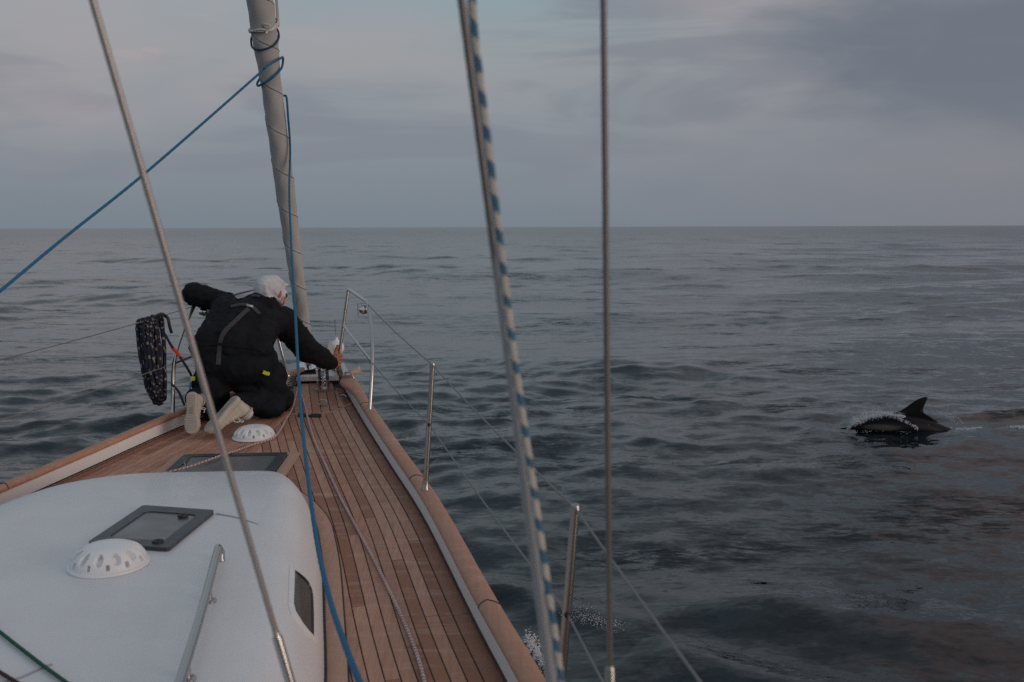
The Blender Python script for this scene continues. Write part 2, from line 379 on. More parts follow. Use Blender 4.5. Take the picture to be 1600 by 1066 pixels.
    ad = t.add('ShaderNodeVectorMath', operation='ADD'); t.ln(acc, ad.inputs[0]); t.ln(gsx.outputs[0], ad.inputs[1]); acc = ad.outputs[0]
    t.ln(acc, nrm.inputs[0]); t.ln(nrm.outputs[0], b.inputs['Normal'])
    me.materials.append(m)
    o = link('sea', me); tag(o, kind='structure')
    return o
SEA = sea()
def seaz(x, y):
    i = np.argmin((SX-x)**2+(SY-y)**2); return float(SZ[i])
def seaon(px, py, lift=0.):
    p = seaat(px, py)
    for _ in range(3): p = seaat(px, py, seaz(p.x, p.y))
    return p+Vector((0, 0, lift))

# ------------------------------------------------------------ boat
K = .004
def zd(y): return K*max(y-4, 0)**2
def ip(xs, ys):
    xs = np.array(xs); ys = np.array(ys)
    def f(y):
        # smooth monotone cubic through points
        return float(np.interp(y, _yy, _f(_yy)))
    n = len(xs); h = np.diff(xs); dl = np.diff(ys)/h; m_ = np.zeros(n); m_[0] = dl[0]; m_[-1] = dl[-1]
    m_[1:-1] = (dl[:-1]*h[1:]+dl[1:]*h[:-1])/(h[1:]+h[:-1])
    def _f(q):
        i = np.clip(np.searchsorted(xs, q)-1, 0, n-2); t = (q-xs[i])/h[i]
        return (2*t**3-3*t**2+1)*ys[i]+(t**3-2*t**2+t)*h[i]*m_[i]+(-2*t**3+3*t**2)*ys[i+1]+(t**3-t**2)*h[i]*m_[i+1]
    _yy = np.linspace(xs[0], xs[-1], 800)
    return f
YB = 8.02
XS = ip([-2, -1, 0, 1, 2, 2.75, 3.24, 4.67, 5.43, 6.35, 7.1, 7.5, 7.85, 8.02], [2.0, 1.98, 1.93, 1.84, 1.695, 1.548, 1.434, 1.112, .905, .655, .455, .345, .215, .13])
XP = ip([-2, -1, 0, 1, 2, 2.75, 3.24, 4.67, 5.43, 6.35, 7.1, 7.5, 7.85, 8.02], [-2.0, -1.98, -1.93, -1.83, -1.66, -1.49, -1.37, -1.045, -.85, -.60, -.31, -.13, .02, .09])
def XC(y): return .5*(XS(y)+XP(y))
boat = thing('sailboat', 'sailing yacht foredeck with teak planks, white coachroof and furled headsail', 'sailboat')
def edge(side, y, off):
    """point off metres inboard of the rail centre line"""
    X_ = XS if side > 0 else XP; e = .02
    tx = (X_(min(y+e, YB))-X_(y-e)); ty = min(y+e, YB)-(y-e); L = math.hypot(tx, ty)
    nx, ny = -ty/L*side, tx/L*side
    return X_(y)+nx*off, y+ny*off
# hull sides and the caulk bed under the planks
ys = list(np.linspace(-2, YB, 60)); mb = MB(); v = []; prof = [(.035, 0.05), (-.02, -.3), (.02, -.8), (.3, -1.3), (.9, -1.75)]
for y in ys:
    for s_ in (1, -1):
        for o_, z in (prof if s_ > 0 else prof[::-1]):
            sc = 1 if z > -.1 else 1.0
            x, yy = edge(s_, y, -.035 if z > 0 else o_*.6)
            if z < -.2: yy -= (.05*abs(z))*(max(0, y-4)/4)
            v.append((x, yy, zd(y)+z))
nP = len(prof)*2; f = [(i*nP+k, i*nP+k+1, (i+1)*nP+k+1, (i+1)*nP+k) for i in range(len(ys)-1) for k in range(nP-1)]
f.append(tuple((len(ys)-1)*nP+k for k in range(nP)))
mb.add(v, f); mb.build('hull', M['gelw'], boat, sharp=60)
mb = MB(); v = []
for y in ys: v += [(*edge(1, y, .03), zd(y)-.005), (*edge(-1, y, .03), zd(y)-.005)]
mb.add(v, [(2*i, 2*i+1, 2*i+3, 2*i+2) for i in range(len(ys)-1)]); mb.build('deck_bed', M['caulk'], boat)

def strip(mbd, La, Lb, top, th):
    """solid board between two polylines (x,y,z-less) La, Lb; top(y) height"""
    n = len(La); v = []
    for a, b in zip(La, Lb):
        za, zb = zd(a[1])+top, zd(b[1])+top
        e = .0012
        v += [(a[0], a[1], za-th), (a[0], a[1], za-e), (a[0]+(b[0]-a[0])*.03, a[1]+(b[1]-a[1])*.03, za), (b[0]-(b[0]-a[0])*.03, b[1]-(b[1]-a[1])*.03, zb), (b[0], b[1], zb-e), (b[0], b[1], zb-th)]
    f = []
    for i in range(n-1):
        for k in range(5): f.append((i*6+k, i*6+k+1, (i+1)*6+k+1, (i+1)*6+k))
    f.append((0, 1, 2, 3, 4, 5)); f.append(tuple((n-1)*6+k for k in range(5, -1, -1)))
    return mbd.add(v, f)
# coachroof outline
RO = [(0, 5.07), (.16, 5.07), (.28, 5.045), (.36, 4.97), (.47, 4.80), (.56, 4.61), (.62, 4.44), (.672, 4.22), (.735, 3.92), (.822, 3.42), (.905, 2.92), (.985, 2.3), (1.04, 1.6), (1.06, .7), (1.06, .2)]
ro = resample(cr([(a, b, 0) for a, b in RO], 8), .045)
def rooft(x, y):
    """True when inside the coachroof outline grown a little"""
    P = ro; ax = abs(x)
    if y < .2: return ax < 1.06
    if y > 5.07: return False
    for a, b in zip(P, P[1:]):
        if (a.y-y)*(b.y-y) <= 0 and a.y != b.y: return ax < a.x+(b.x-a.x)*(y-a.y)/(b.y-a.y)
    return False
# planks: laid parallel to each rail, stopping at the centre line, locker lid, hatch and coachroof
PW, GAP = .0455, .0046
LID_Y = lambda x: 6.64+8*max(0, abs(x-.05)-.22)**2
def allowed(x, y, side):
    if rooft(x, y+.0) : return False
    if -.36 < x < .30 and 5.0 < y < 5.70: return False
    if (x-XC(y))*side < -.01: return False
    if y > LID_Y(x): return False
    return True
mar = .035+.062
nb_ = 0
for side in (1, -1):
    for k in range(29):
        o0 = mar+k*(PW+GAP)+GAP; o1 = o0+PW
        run = []; runs = []
        for y in np.arange(-.4, 7.2, .05):
            mx, my = edge(side, y, (o0+o1)/2)
            if allowed(mx, my, side): run.append(y)
            else:
                if len(run) > 1: runs.append(run)
                run = []
        if len(run) > 1: runs.append(run)
        for run in runs:
            # cut to boards with staggered butts
            off = (k*0.57+side*.2) % 1.35; cuts = [run[0]-.04]
            c0 = run[0]-run[0] % 1.35+off
            while c0 < run[-1]:
                if c0 > run[0]+.12 and c0 < run[-1]-.12: cuts.append(c0)
                c0 += 1.35
            cuts.append(run[-1]+.04)
            for a, b in zip(cuts, cuts[1:]):
                q = np.linspace(a+.002, b-.002, max(3, int((b-a)/.22)+1))
                mb = MB(); strip(mb, [edge(side, y, o0) for y in q], [edge(side, y, o1) for y in q], random.uniform(-.0004, .0004), .012)
                mb.build('deck_plank', M['teak'], boat, sharp=30); nb_ += 1
# locker lid ahead: planks run fore and aft, slightly skewed
def lx(xk, y): return xk-.20*(y-6.7)
for k in range(-10, 14):
    x0 = .10+k*.062; x1 = x0+.057; run = []
    for y in np.arange(6.40, 7.68, .03):
        a, b = lx(x0, y), lx(x1, y)
        if y > LID_Y((a+b)/2)+.02 and a > XP(y)+.05 and b < XS(y)-.05: run.append(y)
    if len(run) < 4: continue
    q = np.linspace(run[0], run[-1], 4); mb = MB(); strip(mb, [(lx(x0, y), y) for y in q], [(lx(x1, y), y) for y in q], .0, .012)
    mb.build('locker_plank', M['teak'], boat, sharp=30)
# curved pale trim of the locker lid
mb = MB(); q = np.linspace(-.42, .52, 40)
strip(mb, [(x, LID_Y(x)-.012-.10*max(0, (x-.36)/.2)**2*0) for x in q], [(x, LID_Y(x)+.024) for x in q], .004, .014); mb.build('trim_board', M['teak_pale'], boat)
# covering boards beside the rail (reddish), in lengths
for side in (1, -1):
    cuts = [-.5, 1.1, 2.6, 3.45, 4.6, 5.9, 7.45]
    for a, b in zip(cuts, cuts[1:]):
        q = np.linspace(a+.0015, b-.0015, 10); mb = MB()
        strip(mb, [edge(side, y, .036) for y in q], [edge(side, y, mar) for y in q], .0008, .013); mb.build('covering_board', M['teak_red'], boat)
# king plank on the centre line
for a, b in ((5.70, 6.18), (6.183, 6.70)):
    q = np.linspace(a, b, 6); mb = MB(); strip(mb, [(XC(y)-.03, y) for y in q], [(XC(y)+.03, y) for y in q], .004, .013); mb.build('king_plank', M['teak'], boat)
# margin board round the coachroof
def off2(P, d):
    out = []
    for i, p in enumerate(P):
        a, b = P[max(i-1, 0)], P[min(i+1, len(P)-1)]; t = (b-a).normalized()
        out.append((p.x-t.y*d, p.y+t.x*d))
    return out
oa, ob = off2(ro, .006), off2(ro, .072)
ns = len(ro)
for sgn in (1, -1):
    cs = [4, 22, 45, 72, ns-1]
    for a, b in zip(cs, cs[1:]):
        A = [(sgn*x, y) for x, y in oa[a:b+1]]; B = [(sgn*x, y) for x, y in ob[a:b+1]]
        # tiny butt gap
        mb = MB(); strip(mb, A, B, .004, .014); mb.build('margin_board', M['teak_pale'], boat)
mb = MB()
for sgn in (1, -1):
    o_ = off2(ro, .0745)
    mb.tube([(sgn*x, y, zd(y)+.0005) for x, y in o_[3:]], .0035, 6)
    o_ = off2(ro, .003); mb.tube([(sgn*x, y, zd(y)+.003) for x, y in o_], .005, 6)
mb.build('caulk_seam', M['caulk'], boat)

# coachroof
Fp = ip([0, .02, .05, .13, .40, .75, 1.28, 1.8, 3, 5], [0, .045, .078, .118, .192, .252, .302, .322, .335, .34])
Sp = ip([0, .02, .06, .12, .18, .30, .50, .80, 1.1], [0, .075, .165, .245, .278, .303, .322, .335, .34])
ROA = np.array([(p.x, p.y) for p in ro])
def PS(y): return 1+.17*min(1, max(0, (5.0-y)/.5))      # port shoulder stands a little wider
def dist_out(x, y):
    A = ROA[:-1]; B = ROA[1:]; P = np.array([x if x > 0 else -x/PS(y), y]); d = B-A
    t = np.clip(((P-A)*d).sum(1)/(d*d).sum(1), 0, 1); return float(np.hypot(*(A+d*t[:, None]-P).T).min())
def roofz(x, y):
    u = dist_out(x, y); t = 5.07-y
    if u < 1e-5: return zd(y)-.004
    a = max(Fp(min(max(t, .0005), 4.9)), 1e-4); b = max(Sp(min(u, 1.09)), 1e-4)
    a = max(a, 1e-3); p = 5.
    return zd(y)+((a**-p+b**-p)**(-1/p))
mb = MB(); S_ = [0, .004, .012, .025, .045, .07, .10, .14, .19, .25, .33, .42, .52, .64, .76, .88, 1.]
full = [(-p.x*PS(p.y), p.y) for p in ro[::-1][:-1]]+[(p.x, p.y) for p in ro]
v = []
for x, y in full:
    sx, sy = 0., min(y, 4.15)
    if y > 4.15: sy = 4.15+(y-4.15)*.15
    for s_ in S_:
        X_, Y_ = x+(sx-x)*s_, y+(sy-y)*s_
        v.append((X_, Y_, roofz(X_, Y_)))
n = len(S_); f = [(i*n+k, i*n+k+1, (i+1)*n+k+1, (i+1)*n+k) for i in range(len(full)-1) for k in range(n-1)]
mb.add(v, f); roof = mb.build('coachroof', M['gel'], boat, sharp=180)
bmr = bmesh.new(); bmr.from_mesh(roof.data); bmesh.ops.remove_doubles(bmr, verts=bmr.verts, dist=1e-5); bmesh.ops.recalc_face_normals(bmr, faces=bmr.faces); bmr.to_mesh(roof.data)
RB = BVHTree.FromBMesh(bmr)
def onroof(px, py, lift=0.):
    h, nn, _, _ = RB.ray_cast(BC, ray(px, py).normalized())
    if h is None: return at(px, py, z=.3), Vector((0, 0, 1))
    if nn.z < 0: nn = -nn
    return h+nn*lift, nn
def slab(name, P, nrm, th, m, parent, bev=0., smooth=False):
    """solid from a planar-ish outline P, thickness th along nrm"""
    n = len(P); mbb = MB(); mbb.add([p for p in P]+[p+nrm*th for p in P], [tuple(range(n))[::-1], tuple(range(n, 2*n))]+[(i, (i+1) % n, n+(i+1) % n, n+i) for i in range(n)])
    return mbb.build(name, m, parent, smooth=smooth)
def ringslab(name, PO, PI_, nrm, th, m, parent):
    n = len(PO); mbb = MB(); v = list(PO)+[p+nrm*th for p in PO]+[p+nrm*th for p in PI_]+list(PI_)
    f = []
    for i in range(n):
        j = (i+1) % n
        for a in range(3): f.append((a*n+i, a*n+j, (a+1)*n+j, (a+1)*n+i))
    mbb.add(v, f); return mbb.build(name, m, parent, smooth=False)
def rounded(c4, r, n=5):
    out = []
    for i in range(4):
        p, a, b = c4[i], c4[i-1], c4[(i+1) % 4]; u = (a-p).normalized()*r; w_ = (b-p).normalized()*r
        for k in range(n+1):
            t = k/n; out.append((p+u)*(1-t)**2+p*2*t*(1-t)+(p+w_)*t*t)
    return out
# coachroof hatch
C4 = [onroof(*q)[0] for q in [(224, 795), (336, 803), (263, 863), (150, 858)]]
zc = (C4[2]-C4[1]); C4[3] = C4[0]+zc*1.02
nh = (C4[1]-C4[0]).cross(C4[2]-C4[1]).normalized(); nh = nh if nh.z > 0 else -nh
cen = sum(C4, Vector())/4
hr = [p+nh*.002 for p in C4]
rh = MB(); hatch1 = ringslab('hatch', rounded(hr, .02), rounded([cen+(p-cen)*.70 for p in hr], .03), nh, .014, M['alu'], boat)
slab('pane', rounded([cen+(p-cen)*.71 for p in hr], .03), nh, .0095, M['pane'], hatch1)
for q in [(247, 853), (286, 812)]:
    p, _ = onroof(*q, lift=.012); mb = MB(); mb.lathe([(.019, 0), (.021, .002), (.020, .008), (.010, .010), (.006, .013)], 20, Matrix.Translation(p)@nh.to_track_quat('Z', 'Y').to_matrix().to_4x4()); mb.build('latch_knob', M['dark'], hatch1)
# faint grey run-off line to starboard of the hatch
pl = [onroof(x, y, .0025)[0] for x, y in ((338, 804), (350, 806), (362, 808), (375, 811), (388, 815), (403, 820))]
mb = MB(); mb.tube(pl, [.004, .0035, .003, .0025, .002, .0012], 8, flat=.3); mb.build('seam_line', M['grey'], boat)
# side window
WG = [(458, 893), (463, 896), (472, 903), (480, 912), (484, 921), (486, 933), (487, 960), (487, 995), (480, 988), (470, 975), (459, 957), (456, 945), (457, 920)]
WF = [(452, 884), (460, 888), (474, 897), (486, 909), (491, 922), (492, 940), (493, 970), (495, 1008), (482, 997), (468, 981), (454, 961), (449.5, 945), (450.5, 915)]
G = [onroof(*q) for q in WG]; nw = sum((n_ for _, n_ in G), Vector()).normalized()
win = ringslab('window', [onroof(*q)[0]-nw*.004 for q in WF], [p+nw*.001 for p, _ in G], nw, .007, M['gelw'], boat)
slab('pane', [p+nw*.001 for p, _ in G], nw, .003, M['pane_dark'], win)
mb = MB(); P_ = [p+nw*.004 for p, _ in G]; mb.tube(cr(P_[:8], 3), .0045, 6); mb.build('rubber_seal', M['dark'], win)
# handrail on the coachroof
hp = [at(340, 850, z=.345), at(325, 900, z=.36), at(310, 950, z=.365), at(290, 1010, z=.37), at(268, 1075, z=.372)]
hp = [Vector((p.x, p.y, roofz(p.x, p.y)+.052)) for p in hp]; d_ = (hp[-1]-hp[-2]).normalized()
hp += [hp[-1]+d_*.35, hp[-1]+d_*.7]
e0 = Vector((hp[0].x+.0, hp[0].y+.03, roofz(hp[0].x, hp[0].y+.03)))
rail = [e0, e0+Vector((0, .004, .035)), hp[0]+Vector((0, .012, -.004))]+hp[0:]
mb = MB(); mb.tube(resample(cr(rail, 6), .03), .0135, 14); hrail = mb.build('handrail', M['steel'], boat)
for p in (hp[1], hp[3], hp[5]):
    mb = MB(); g = Vector((p.x, p.y, roofz(p.x, p.y))); mb.tube([g, p], .009, 10); mb.lathe([(.022, 0), (.022, .004), (.012, .007)], 16, Matrix.Translation(g)); mb.build('standoff', M['steel'], hrail)
# small raised sliding-hatch panel edge, bottom left
mb = MB(); pp = [onroof(*q, lift=.001)[0] for q in [(-60, 1075), (20, 1064), (62, 1047), (82, 1039)]]
mb.tube(cr(pp, 4), .004, 8, flat=.4); mb.build('panel_seam', M['grey'], boat)

# dome vents
def vent_mesh():
    NA, NB = 216, 44; R_, H_ = .125, .062; v = []; f = []
    holes = []
    for k in range(12): holes.append((2*PI*(k+.5)/12, .46, .125, .22))
    for k in range(12): holes.append((2*PI*k/12, .20, .055, .10))
    for j in range(NB+1):
        t = j/NB
        for i in range(NA):
            a = 2*PI*i/NA; ph = t*PI/2
            r_ = R_*math.cos(ph)**.62; z = H_*math.sin(ph)**1.05
            d = 0
            for (ha, ht, wa, wt) in holes:
                da = (a-ha+PI) % (2*PI)-PI; q = (da/wa)**2+((t-ht)/wt)**2
                if q < 1: d = max(d, min(1, (1-q)*4))
            s_ = 1-.17*d; v.append((r_*s_*math.cos(a), r_*s_*math.sin(a), .012+z*(1-.25*d)))
    for j in range(NB):
        for i in range(NA): f.append((j*NA+i, j*NA+(i+1) % NA, (j+1)*NA+(i+1) % NA, (j+1)*NA+i))
    mb = MB(); mb.add(v, f); mb.lathe([(.130, 0), (.134, .004), (.132, .010), (.124, .013)], 64)
    return mb
def roof_frame(x, y, fn):
    e = .1; z = fn(x, y); n_ = Vector((-(fn(x+e, y)-fn(x-e, y))/(2*e), -(fn(x, y+e)-fn(x, y-e))/(2*e), 1)).normalized()
    return Matrix.Translation((x, y, z-.002))@n_.to_track_quat('Z', 'Y').to_matrix().to_4x4()
v1 = vent_mesh().build('dome_vent', M['vent'], boat, sharp=50)
bc = onroof(170, 882)[0]; v1.matrix_local = roof_frame(bc.x, bc.y, roofz)
v2 = v1.copy(); COL.objects.link(v2); v2.parent = boat
fc = at(397, 679, z=.035); v2.matrix_local = Matrix.Translation((fc.x, fc.y, zd(fc.y)))@Matrix.Rotation(.2, 4, 'Z')

# foredeck hatch with its mitred teak surround
x0, x1, y0, y1 = -.335, .262, 5.085, 5.645; zz = zd(5.4)
def rect(a, b, c_, d, z): return [Vector((a, d, z)), Vector((b, d, z)), Vector((b, c_, z)), Vector((a, c_, z))]
O = rect(x0-.066, x1+.066, y0-.0, y1+.05, zz-.004); I = rect(x0-.003, x1+.003, y0-.0, y1+.003, zz-.004)
for a, b in ((0, 1), (1, 2), (3, 0)):
    mid = (O[a]+O[b]+I[a]+I[b])/4
    P4 = [p+(mid-p)*.006 for p in (O[a], O[b], I[b], I[a])]; slab('hatch_surround_board', P4, Vector((0, 0, 1)), .013, M['teak_pale'], boat)
hf = ringslab('hatch', rounded(rect(x0, x1, y0, y1, zz), .02), rounded(rect(x0+.052, x1-.052, y0+.05, y1-.052, zz), .02), Vector((0, 0, 1)), .024, M['alu'], boat)
slab('pane', rounded(rect(x0+.05, x1-.05, y0+.05, y1-.05, zz), .02), Vector((0, 0, 1)), .019, M['pane'], hf)
for x in (x0+.14, x1-.09):
    mb = MB(); mb.box((x, y0+.085, zz+.022), (.018, .03, .006)); mb.build('latch_handle', M['dark'], hf)
mb = MB(); mb.tube([(x0+.045, y1-.05, zz+.026), (x0+.06, y1-.2, zz+.026), (x0+.10, y1-.3, zz+.022)], .006, 8); mb.build('hatch_arm', M['steel'], hf)

# bulwark face and cap rail
for side in (1, -1):
    q = np.linspace(-.6, 7.50, 74); mb = MB(); v = []
    for y in q:
        for o_, z in ((-.03, .0), (-.032, .076), (.028, .076), (.034, .0)):
            x, yy = edge(side, y, o_); v.append((x, yy, zd(y)+z-.002))
    mb.add(v, [(i*4+k, i*4+k+1, (i+1)*4+k+1, (i+1)*4+k) for i in range(len(q)-1) for k in range(3)])
    mb.build('bulwark', M['gelw'], boat, sharp=40)
    mb = MB(); mb.tube([(*edge(side, y, .035), zd(y)+.006) for y in q], .004, 6); mb.build('caulk_seam', M['caulk'], boat)
    prof = [(-.040, .074), (-.044, .080), (-.040, .093), (-.024, .100), (0, .103), (.022, .101), (.033, .095), (.036, .084), (.032, .074)]
    def wd(y):      # cap widens into the mooring chock pad near the bow
        return .055*math.exp(-((y-7.16)/.17)**2) if side > 0 else .03*math.exp(-((y-7.16)/.17)**2)
    cuts = [-.6, 1.75, 3.30, 4.85, 6.50, YB-.02]
    for a, b in zip(cuts, cuts[1:]):
        q = np.linspace(a, b, max(10, int((b-a)/.06))); v = []
        for i_, y in enumerate(q):
            for o_, z in prof:
                yy0 = y
                if i_ == 0 and a > 0: yy0 = y+.028*(1-abs(o_)/.045)   # arrow-shaped scarf joint
                if i_ == len(q)-1 and b < 7: yy0 = y-.004+.028*(1-abs(o_)/.045)
                x, yy = edge(side, yy0, o_+(wd(y) if o_ > 0 else 0)); v.append((x, yy, zd(y)+z+(.012*math.exp(-((y-7.16)/.2)**2))))
        n = len(prof); mb = MB(); mb.add(v, [(i*n+k, i*n+(k+1) % n, (i+1)*n+(k+1) % n, (i+1)*n+k) for i in range(len(q)-1) for k in range(n)]+[tuple(range(n)), tuple((len(q)-1)*n+k for k in range(n-1, -1, -1))])
        mb.build('cap_rail', M['teak_cap'], boat, sharp=60)
        if a > 0:
            mb = MB(); mb.tube([(*edge(side, a+.028*(1-abs(o_)/.045)-.002, o_), zd(a)+z+.0008) for o_, z in prof[:-1]], .0032, 6, flat=.6); mb.build('caulk_seam', M['caulk'], boat)
# white bow plate
mb = MB(); q = np.linspace(7.60, YB-.05, 12); v = []
for y in q:
    a, b = XP(y)+.035, XS(y)-.035
    v += [(a, y, zd(y)+.02), (a, y, zd(y)+.055), (b, y, zd(y)+.055), (b, y, zd(y)+.02)]
f = [(i*4+k, i*4+k+1, (i+1)*4+k+1, (i+1)*4+k) for i in range(11) for k in range(3)]+[(0, 1, 2, 3), (44, 47, 46, 45)]
mb.add(v, f); mb.build('bow_plate', M['gelw'], boat, sharp=30)

# stanchions and lifelines
def stanchion(side, y, h=.61, lean=.05):
    x, yy = edge(side, y, 0.0); b = Vector((x, yy, zd(y)+.10)); t = b+Vector((lean*side, .0, h)); mb = MB()
    mb.tube([b, b+(t-b)*.5, t-(t-b)*.01], [.0135, .0125, .0115], 14)
    mb.lathe([(.019, -.002), (.020, .004), (.0165, .010), (.0158, .045), (.0135, .047)], 18, Matrix.Translation(b)@(t-b).to_track_quat('Z', 'Y').to_matrix().to_4x4())
    s_ = mb.build('stanchion', M['steel_dull'], boat)
    mb = MB(); mb.lathe([(.0135, -.012), (.0145, 0), (.012, .010), (.004, .014)], 14, Matrix.Translation(t)); mb.build('end_cap', M['steel_dull'], s_)
    mid = b+(t-b)*.53; mb = MB(); mb.lathe([(.008, -.018), (.009, 0), (.008, .018)], 10, Matrix.Translation(mid)@Matrix.Rotation(PI/2, 4, 'X')); mb.build('eye', M['dark'], s_)
    return t, mid
st = {}
for side in (1, -1):
    st[side] = [stanchion(side, y) for y in (4.64, 2.49, .6)]
    if side > 0: pass
# pulpit
def pulpit(side):
    def mir(p): return Vector((p.x*side+(0 if side > 0 else .03), p.y, p.z))
    base = Vector((*edge(side, 6.33, .0), .118)); top = Vector((.60*side, 6.92, .742)) if side > 0 else Vector((-.612, 6.95, .742))
    if side > 0:
        k1 = at(582, 565, y=6.45); k2 = at(581, 520, y=6.62)
        fb = at(526, 588, y=7.60); ft = at(544, 454, y=7.62)
    else:
        k1 = at(272, 568, y=6.45); k2 = at(285, 520, y=6.68)
        fb = Vector((-.10, 7.52, .14)); ft = Vector((-.26, 7.62, .80))
    fb.z = .13
    mb = MB(); path = cr([base, k1, k2, top], 8)[:-1]
    c1 = top+(top-k2).normalized()*.02
    path += [top, top+(ft-top).normalized()*.03+Vector((0, 0, .012))]+[top+(ft-top)*t_+Vector((0, 0, .012)) for t_ in (.2, .5, .8, .96)]
    mb.tube(path, .0128, 14); mb.lathe([(.024, -.012), (.026, 0), (.018, .012), (.013, .014)], 18, Matrix.Translation(base+Vector((0, 0, -.006))))
    P = mb.build('pulpit_rail', M['steel'], boat)
    mb = MB(); mb.tube([fb, fb+(ft-fb)*.3, fb+(ft-fb)*.7, ft+Vector((0, 0, .0)), ft+(top-ft)*.06+Vector((0, 0, .012))], .0125, 14); mb.lathe([(.022, 0), (.02, .01), (.013, .012)], 16, Matrix.Translation(fb)); mb.build('forward_leg', M['steel'], P)
    m0 = at(580, 565, y=6.47) if side > 0 else at(272, 568, y=6.47)
    m1 = fb+(ft-fb)*.58; mb = MB(); mb.tube([m0, m1], .0085, 10); mb.lathe([(.013, -.015), (.013, .015)], 12, Matrix.Translation(m0)); mb.build('mid_rail', M['steel'], P)
    # navigation light hanging inside the top bend
    lp = at(568, 484, y=7.02) if side > 0 else at(318, 487, y=7.05)
    R = Matrix.Translation(lp)@Matrix.Rotation(PI/2, 4, 'Y')
    mb = MB(); mb.lathe([(.004, -.036), (.024, -.030), (.034, -.012), (.036, .010), (.030, .028), (.012, .034)], 22, R@Matrix.Scale(.9, 4)); L_ = mb.build('navigation_light', M['chrome'], P)
    mb = MB(); mb.box(lp+Vector((0, 0, -.044)), (.04, .014, .003)); mb.box(lp+Vector((-.040*side, 0, .0)), (.0025, .014, .046)); mb.box(lp+Vector((0, 0, .044)), (.04, .010, .003)); mb.build('light_bracket', M['steel'], L_)
    return top, m0, ft, fb
pul = {s_: pulpit(s_) for s_ in (1, -1)}
mb = MB(); a, b = pul[1][2], pul[-1][2]; mb.tube([a+Vector((0, 0, .01)), a+Vector((-.06, .08, .01)), b+Vector((.06, .08, .01)), b+Vector((0, 0, .01))], .0125, 12)
for side in (1, -1):
    top, m0, _, _ = pul[side]
    T = [top]+[s_[0] for s_ in st[side]]; L = [m0]+[s_[1] for s_ in st[side]]
    for pts in (T, L):
        for a, b in zip(pts, pts[1:]):
            mb = MB(); d = (b-a); sag = [a+d*t_+Vector((0, 0, -.012*4*t_*(1-t_))) for t_ in np.linspace(0, 1, 9)]
            mb.tube(sag, .0032, 8); mb.build('lifeline', M['lifeline'], boat)

# forestay with furled headsail
S0, S1 = at(483, 590, x=.10), at(404, 0, x=.04)
S0 = at(484, 584, y=7.80); S1 = at(406, 0, y=6.72); dS = (S1-S0).normalized()
def stay(px_y):          # point of the stay whose image row is px_y
    lo, hi = 0., 3.
    for _ in range(40):
        m_ = (lo+hi)/2; p = S0+(S1-S0)*m_; q = project(p)
        if q[1] > px_y: lo = m_
        else: hi = m_
    return S0+(S1-S0)*lo
def project(p):
    f, r, u = basis(*BY); v_ = p-BC; return CX+F*v_.dot(r)/v_.dot(f), CY-F*v_.dot(u)/v_.dot(f)
ax = dS; a1_ = ax.cross(Vector((0, 1, 0))).normalized(); a2_ = ax.cross(a1_)
L0 = .30; Lt = (S1-S0).length+1.2; NR_, NA_ = 260, 40; v = []
for i in range(NR_+1):
    s_ = L0+(Lt-L0)*i/NR_; r0 = .044+.030*min(1, s_/2.9)**.8
    r0 *= 1+.035*math.sin(s_*5.1)+.02*math.sin(s_*13.)+(.10 if s_ > (S1-S0).length-.42 else 0)*min(1, (s_-((S1-S0).length-.42))*6)
    tw = -s_*21
    for k in range(NA_):
        a = 2*PI*k/NA_; fr = ((a-tw)/(2*PI)) % 1.0
        r_ = r0*(1+.06*fr)+.0015*math.sin(3*a+s_*21)+.0015*math.sin(5*a-s_*37)
        v.append(S0+ax*s_+a1_*(r_*math.cos(a))+a2_*(r_*math.sin(a)))
f = [(i*NA_+k, i*NA_+(k+1) % NA_, (i+1)*NA_+(k+1) % NA_, (i+1)*NA_+k) for i in range(NR_) for k in range(NA_)]
mb = MB(); mb.add(v, f+[tuple(range(NA_))[::-1]]); sail = mb.build('furled_sail', M['sail'], boat, sharp=180)
# fold line where the leech spirals round
mb = MB(); pts = []
for i in range(0, 1500):
    s_ = L0+(Lt-L0)*i/1500; r0 = (.044+.030*min(1, s_/2.9)**.8)*1.062*(1+.035*math.sin(s_*5.1)+.02*math.sin(s_*13.)+(.10 if s_ > (S1-S0).length-.42 else 0)*min(1, (s_-((S1-S0).length-.42))*6))
    a = -s_*21; pts.append(S0+ax*s_+a1_*(r0*math.cos(a))+a2_*(r0*math.sin(a)))
mb.tube(pts, .0016, 5)
mb.build('leech_seam', M['strap'], sail)
mb = MB(); mb.tube([S0-ax*.10, S0+ax*.34], .011, 12); mb.build('forestay', M['steel'], boat)
T0 = Matrix.Translation(S0+ax*.035)@ax.to_track_quat('Z', 'Y').to_matrix().to_4x4()
mb = MB(); mb.lathe([(.030, -.055), (.085, -.050), (.088, -.036), (.05, -.030)], 30, T0, 1); mb.lathe([(.040, -.03), (.046, .02), (.075, .042), (.080, .05), (.03, .056), (.024, .15), (.018, .2)], 30, T0)
mb.build('furler_drum', [M['chrome'], M['dark']], boat)
mb = MB(); mb.lathe([(.105, 0), (.105, .012), (.085, .018), (.05, .02)], 30, Matrix.Translation((S0.x, S0.y-.02, zd(7.7)+.053))); mb.build('furler_base', M['dark'], boat)
mb = MB(); mb.tube([Vector((S0.x, S0.y, zd(7.8)+.04)), S0], .016, 10); mb.build('tang', M['steel'], boat)

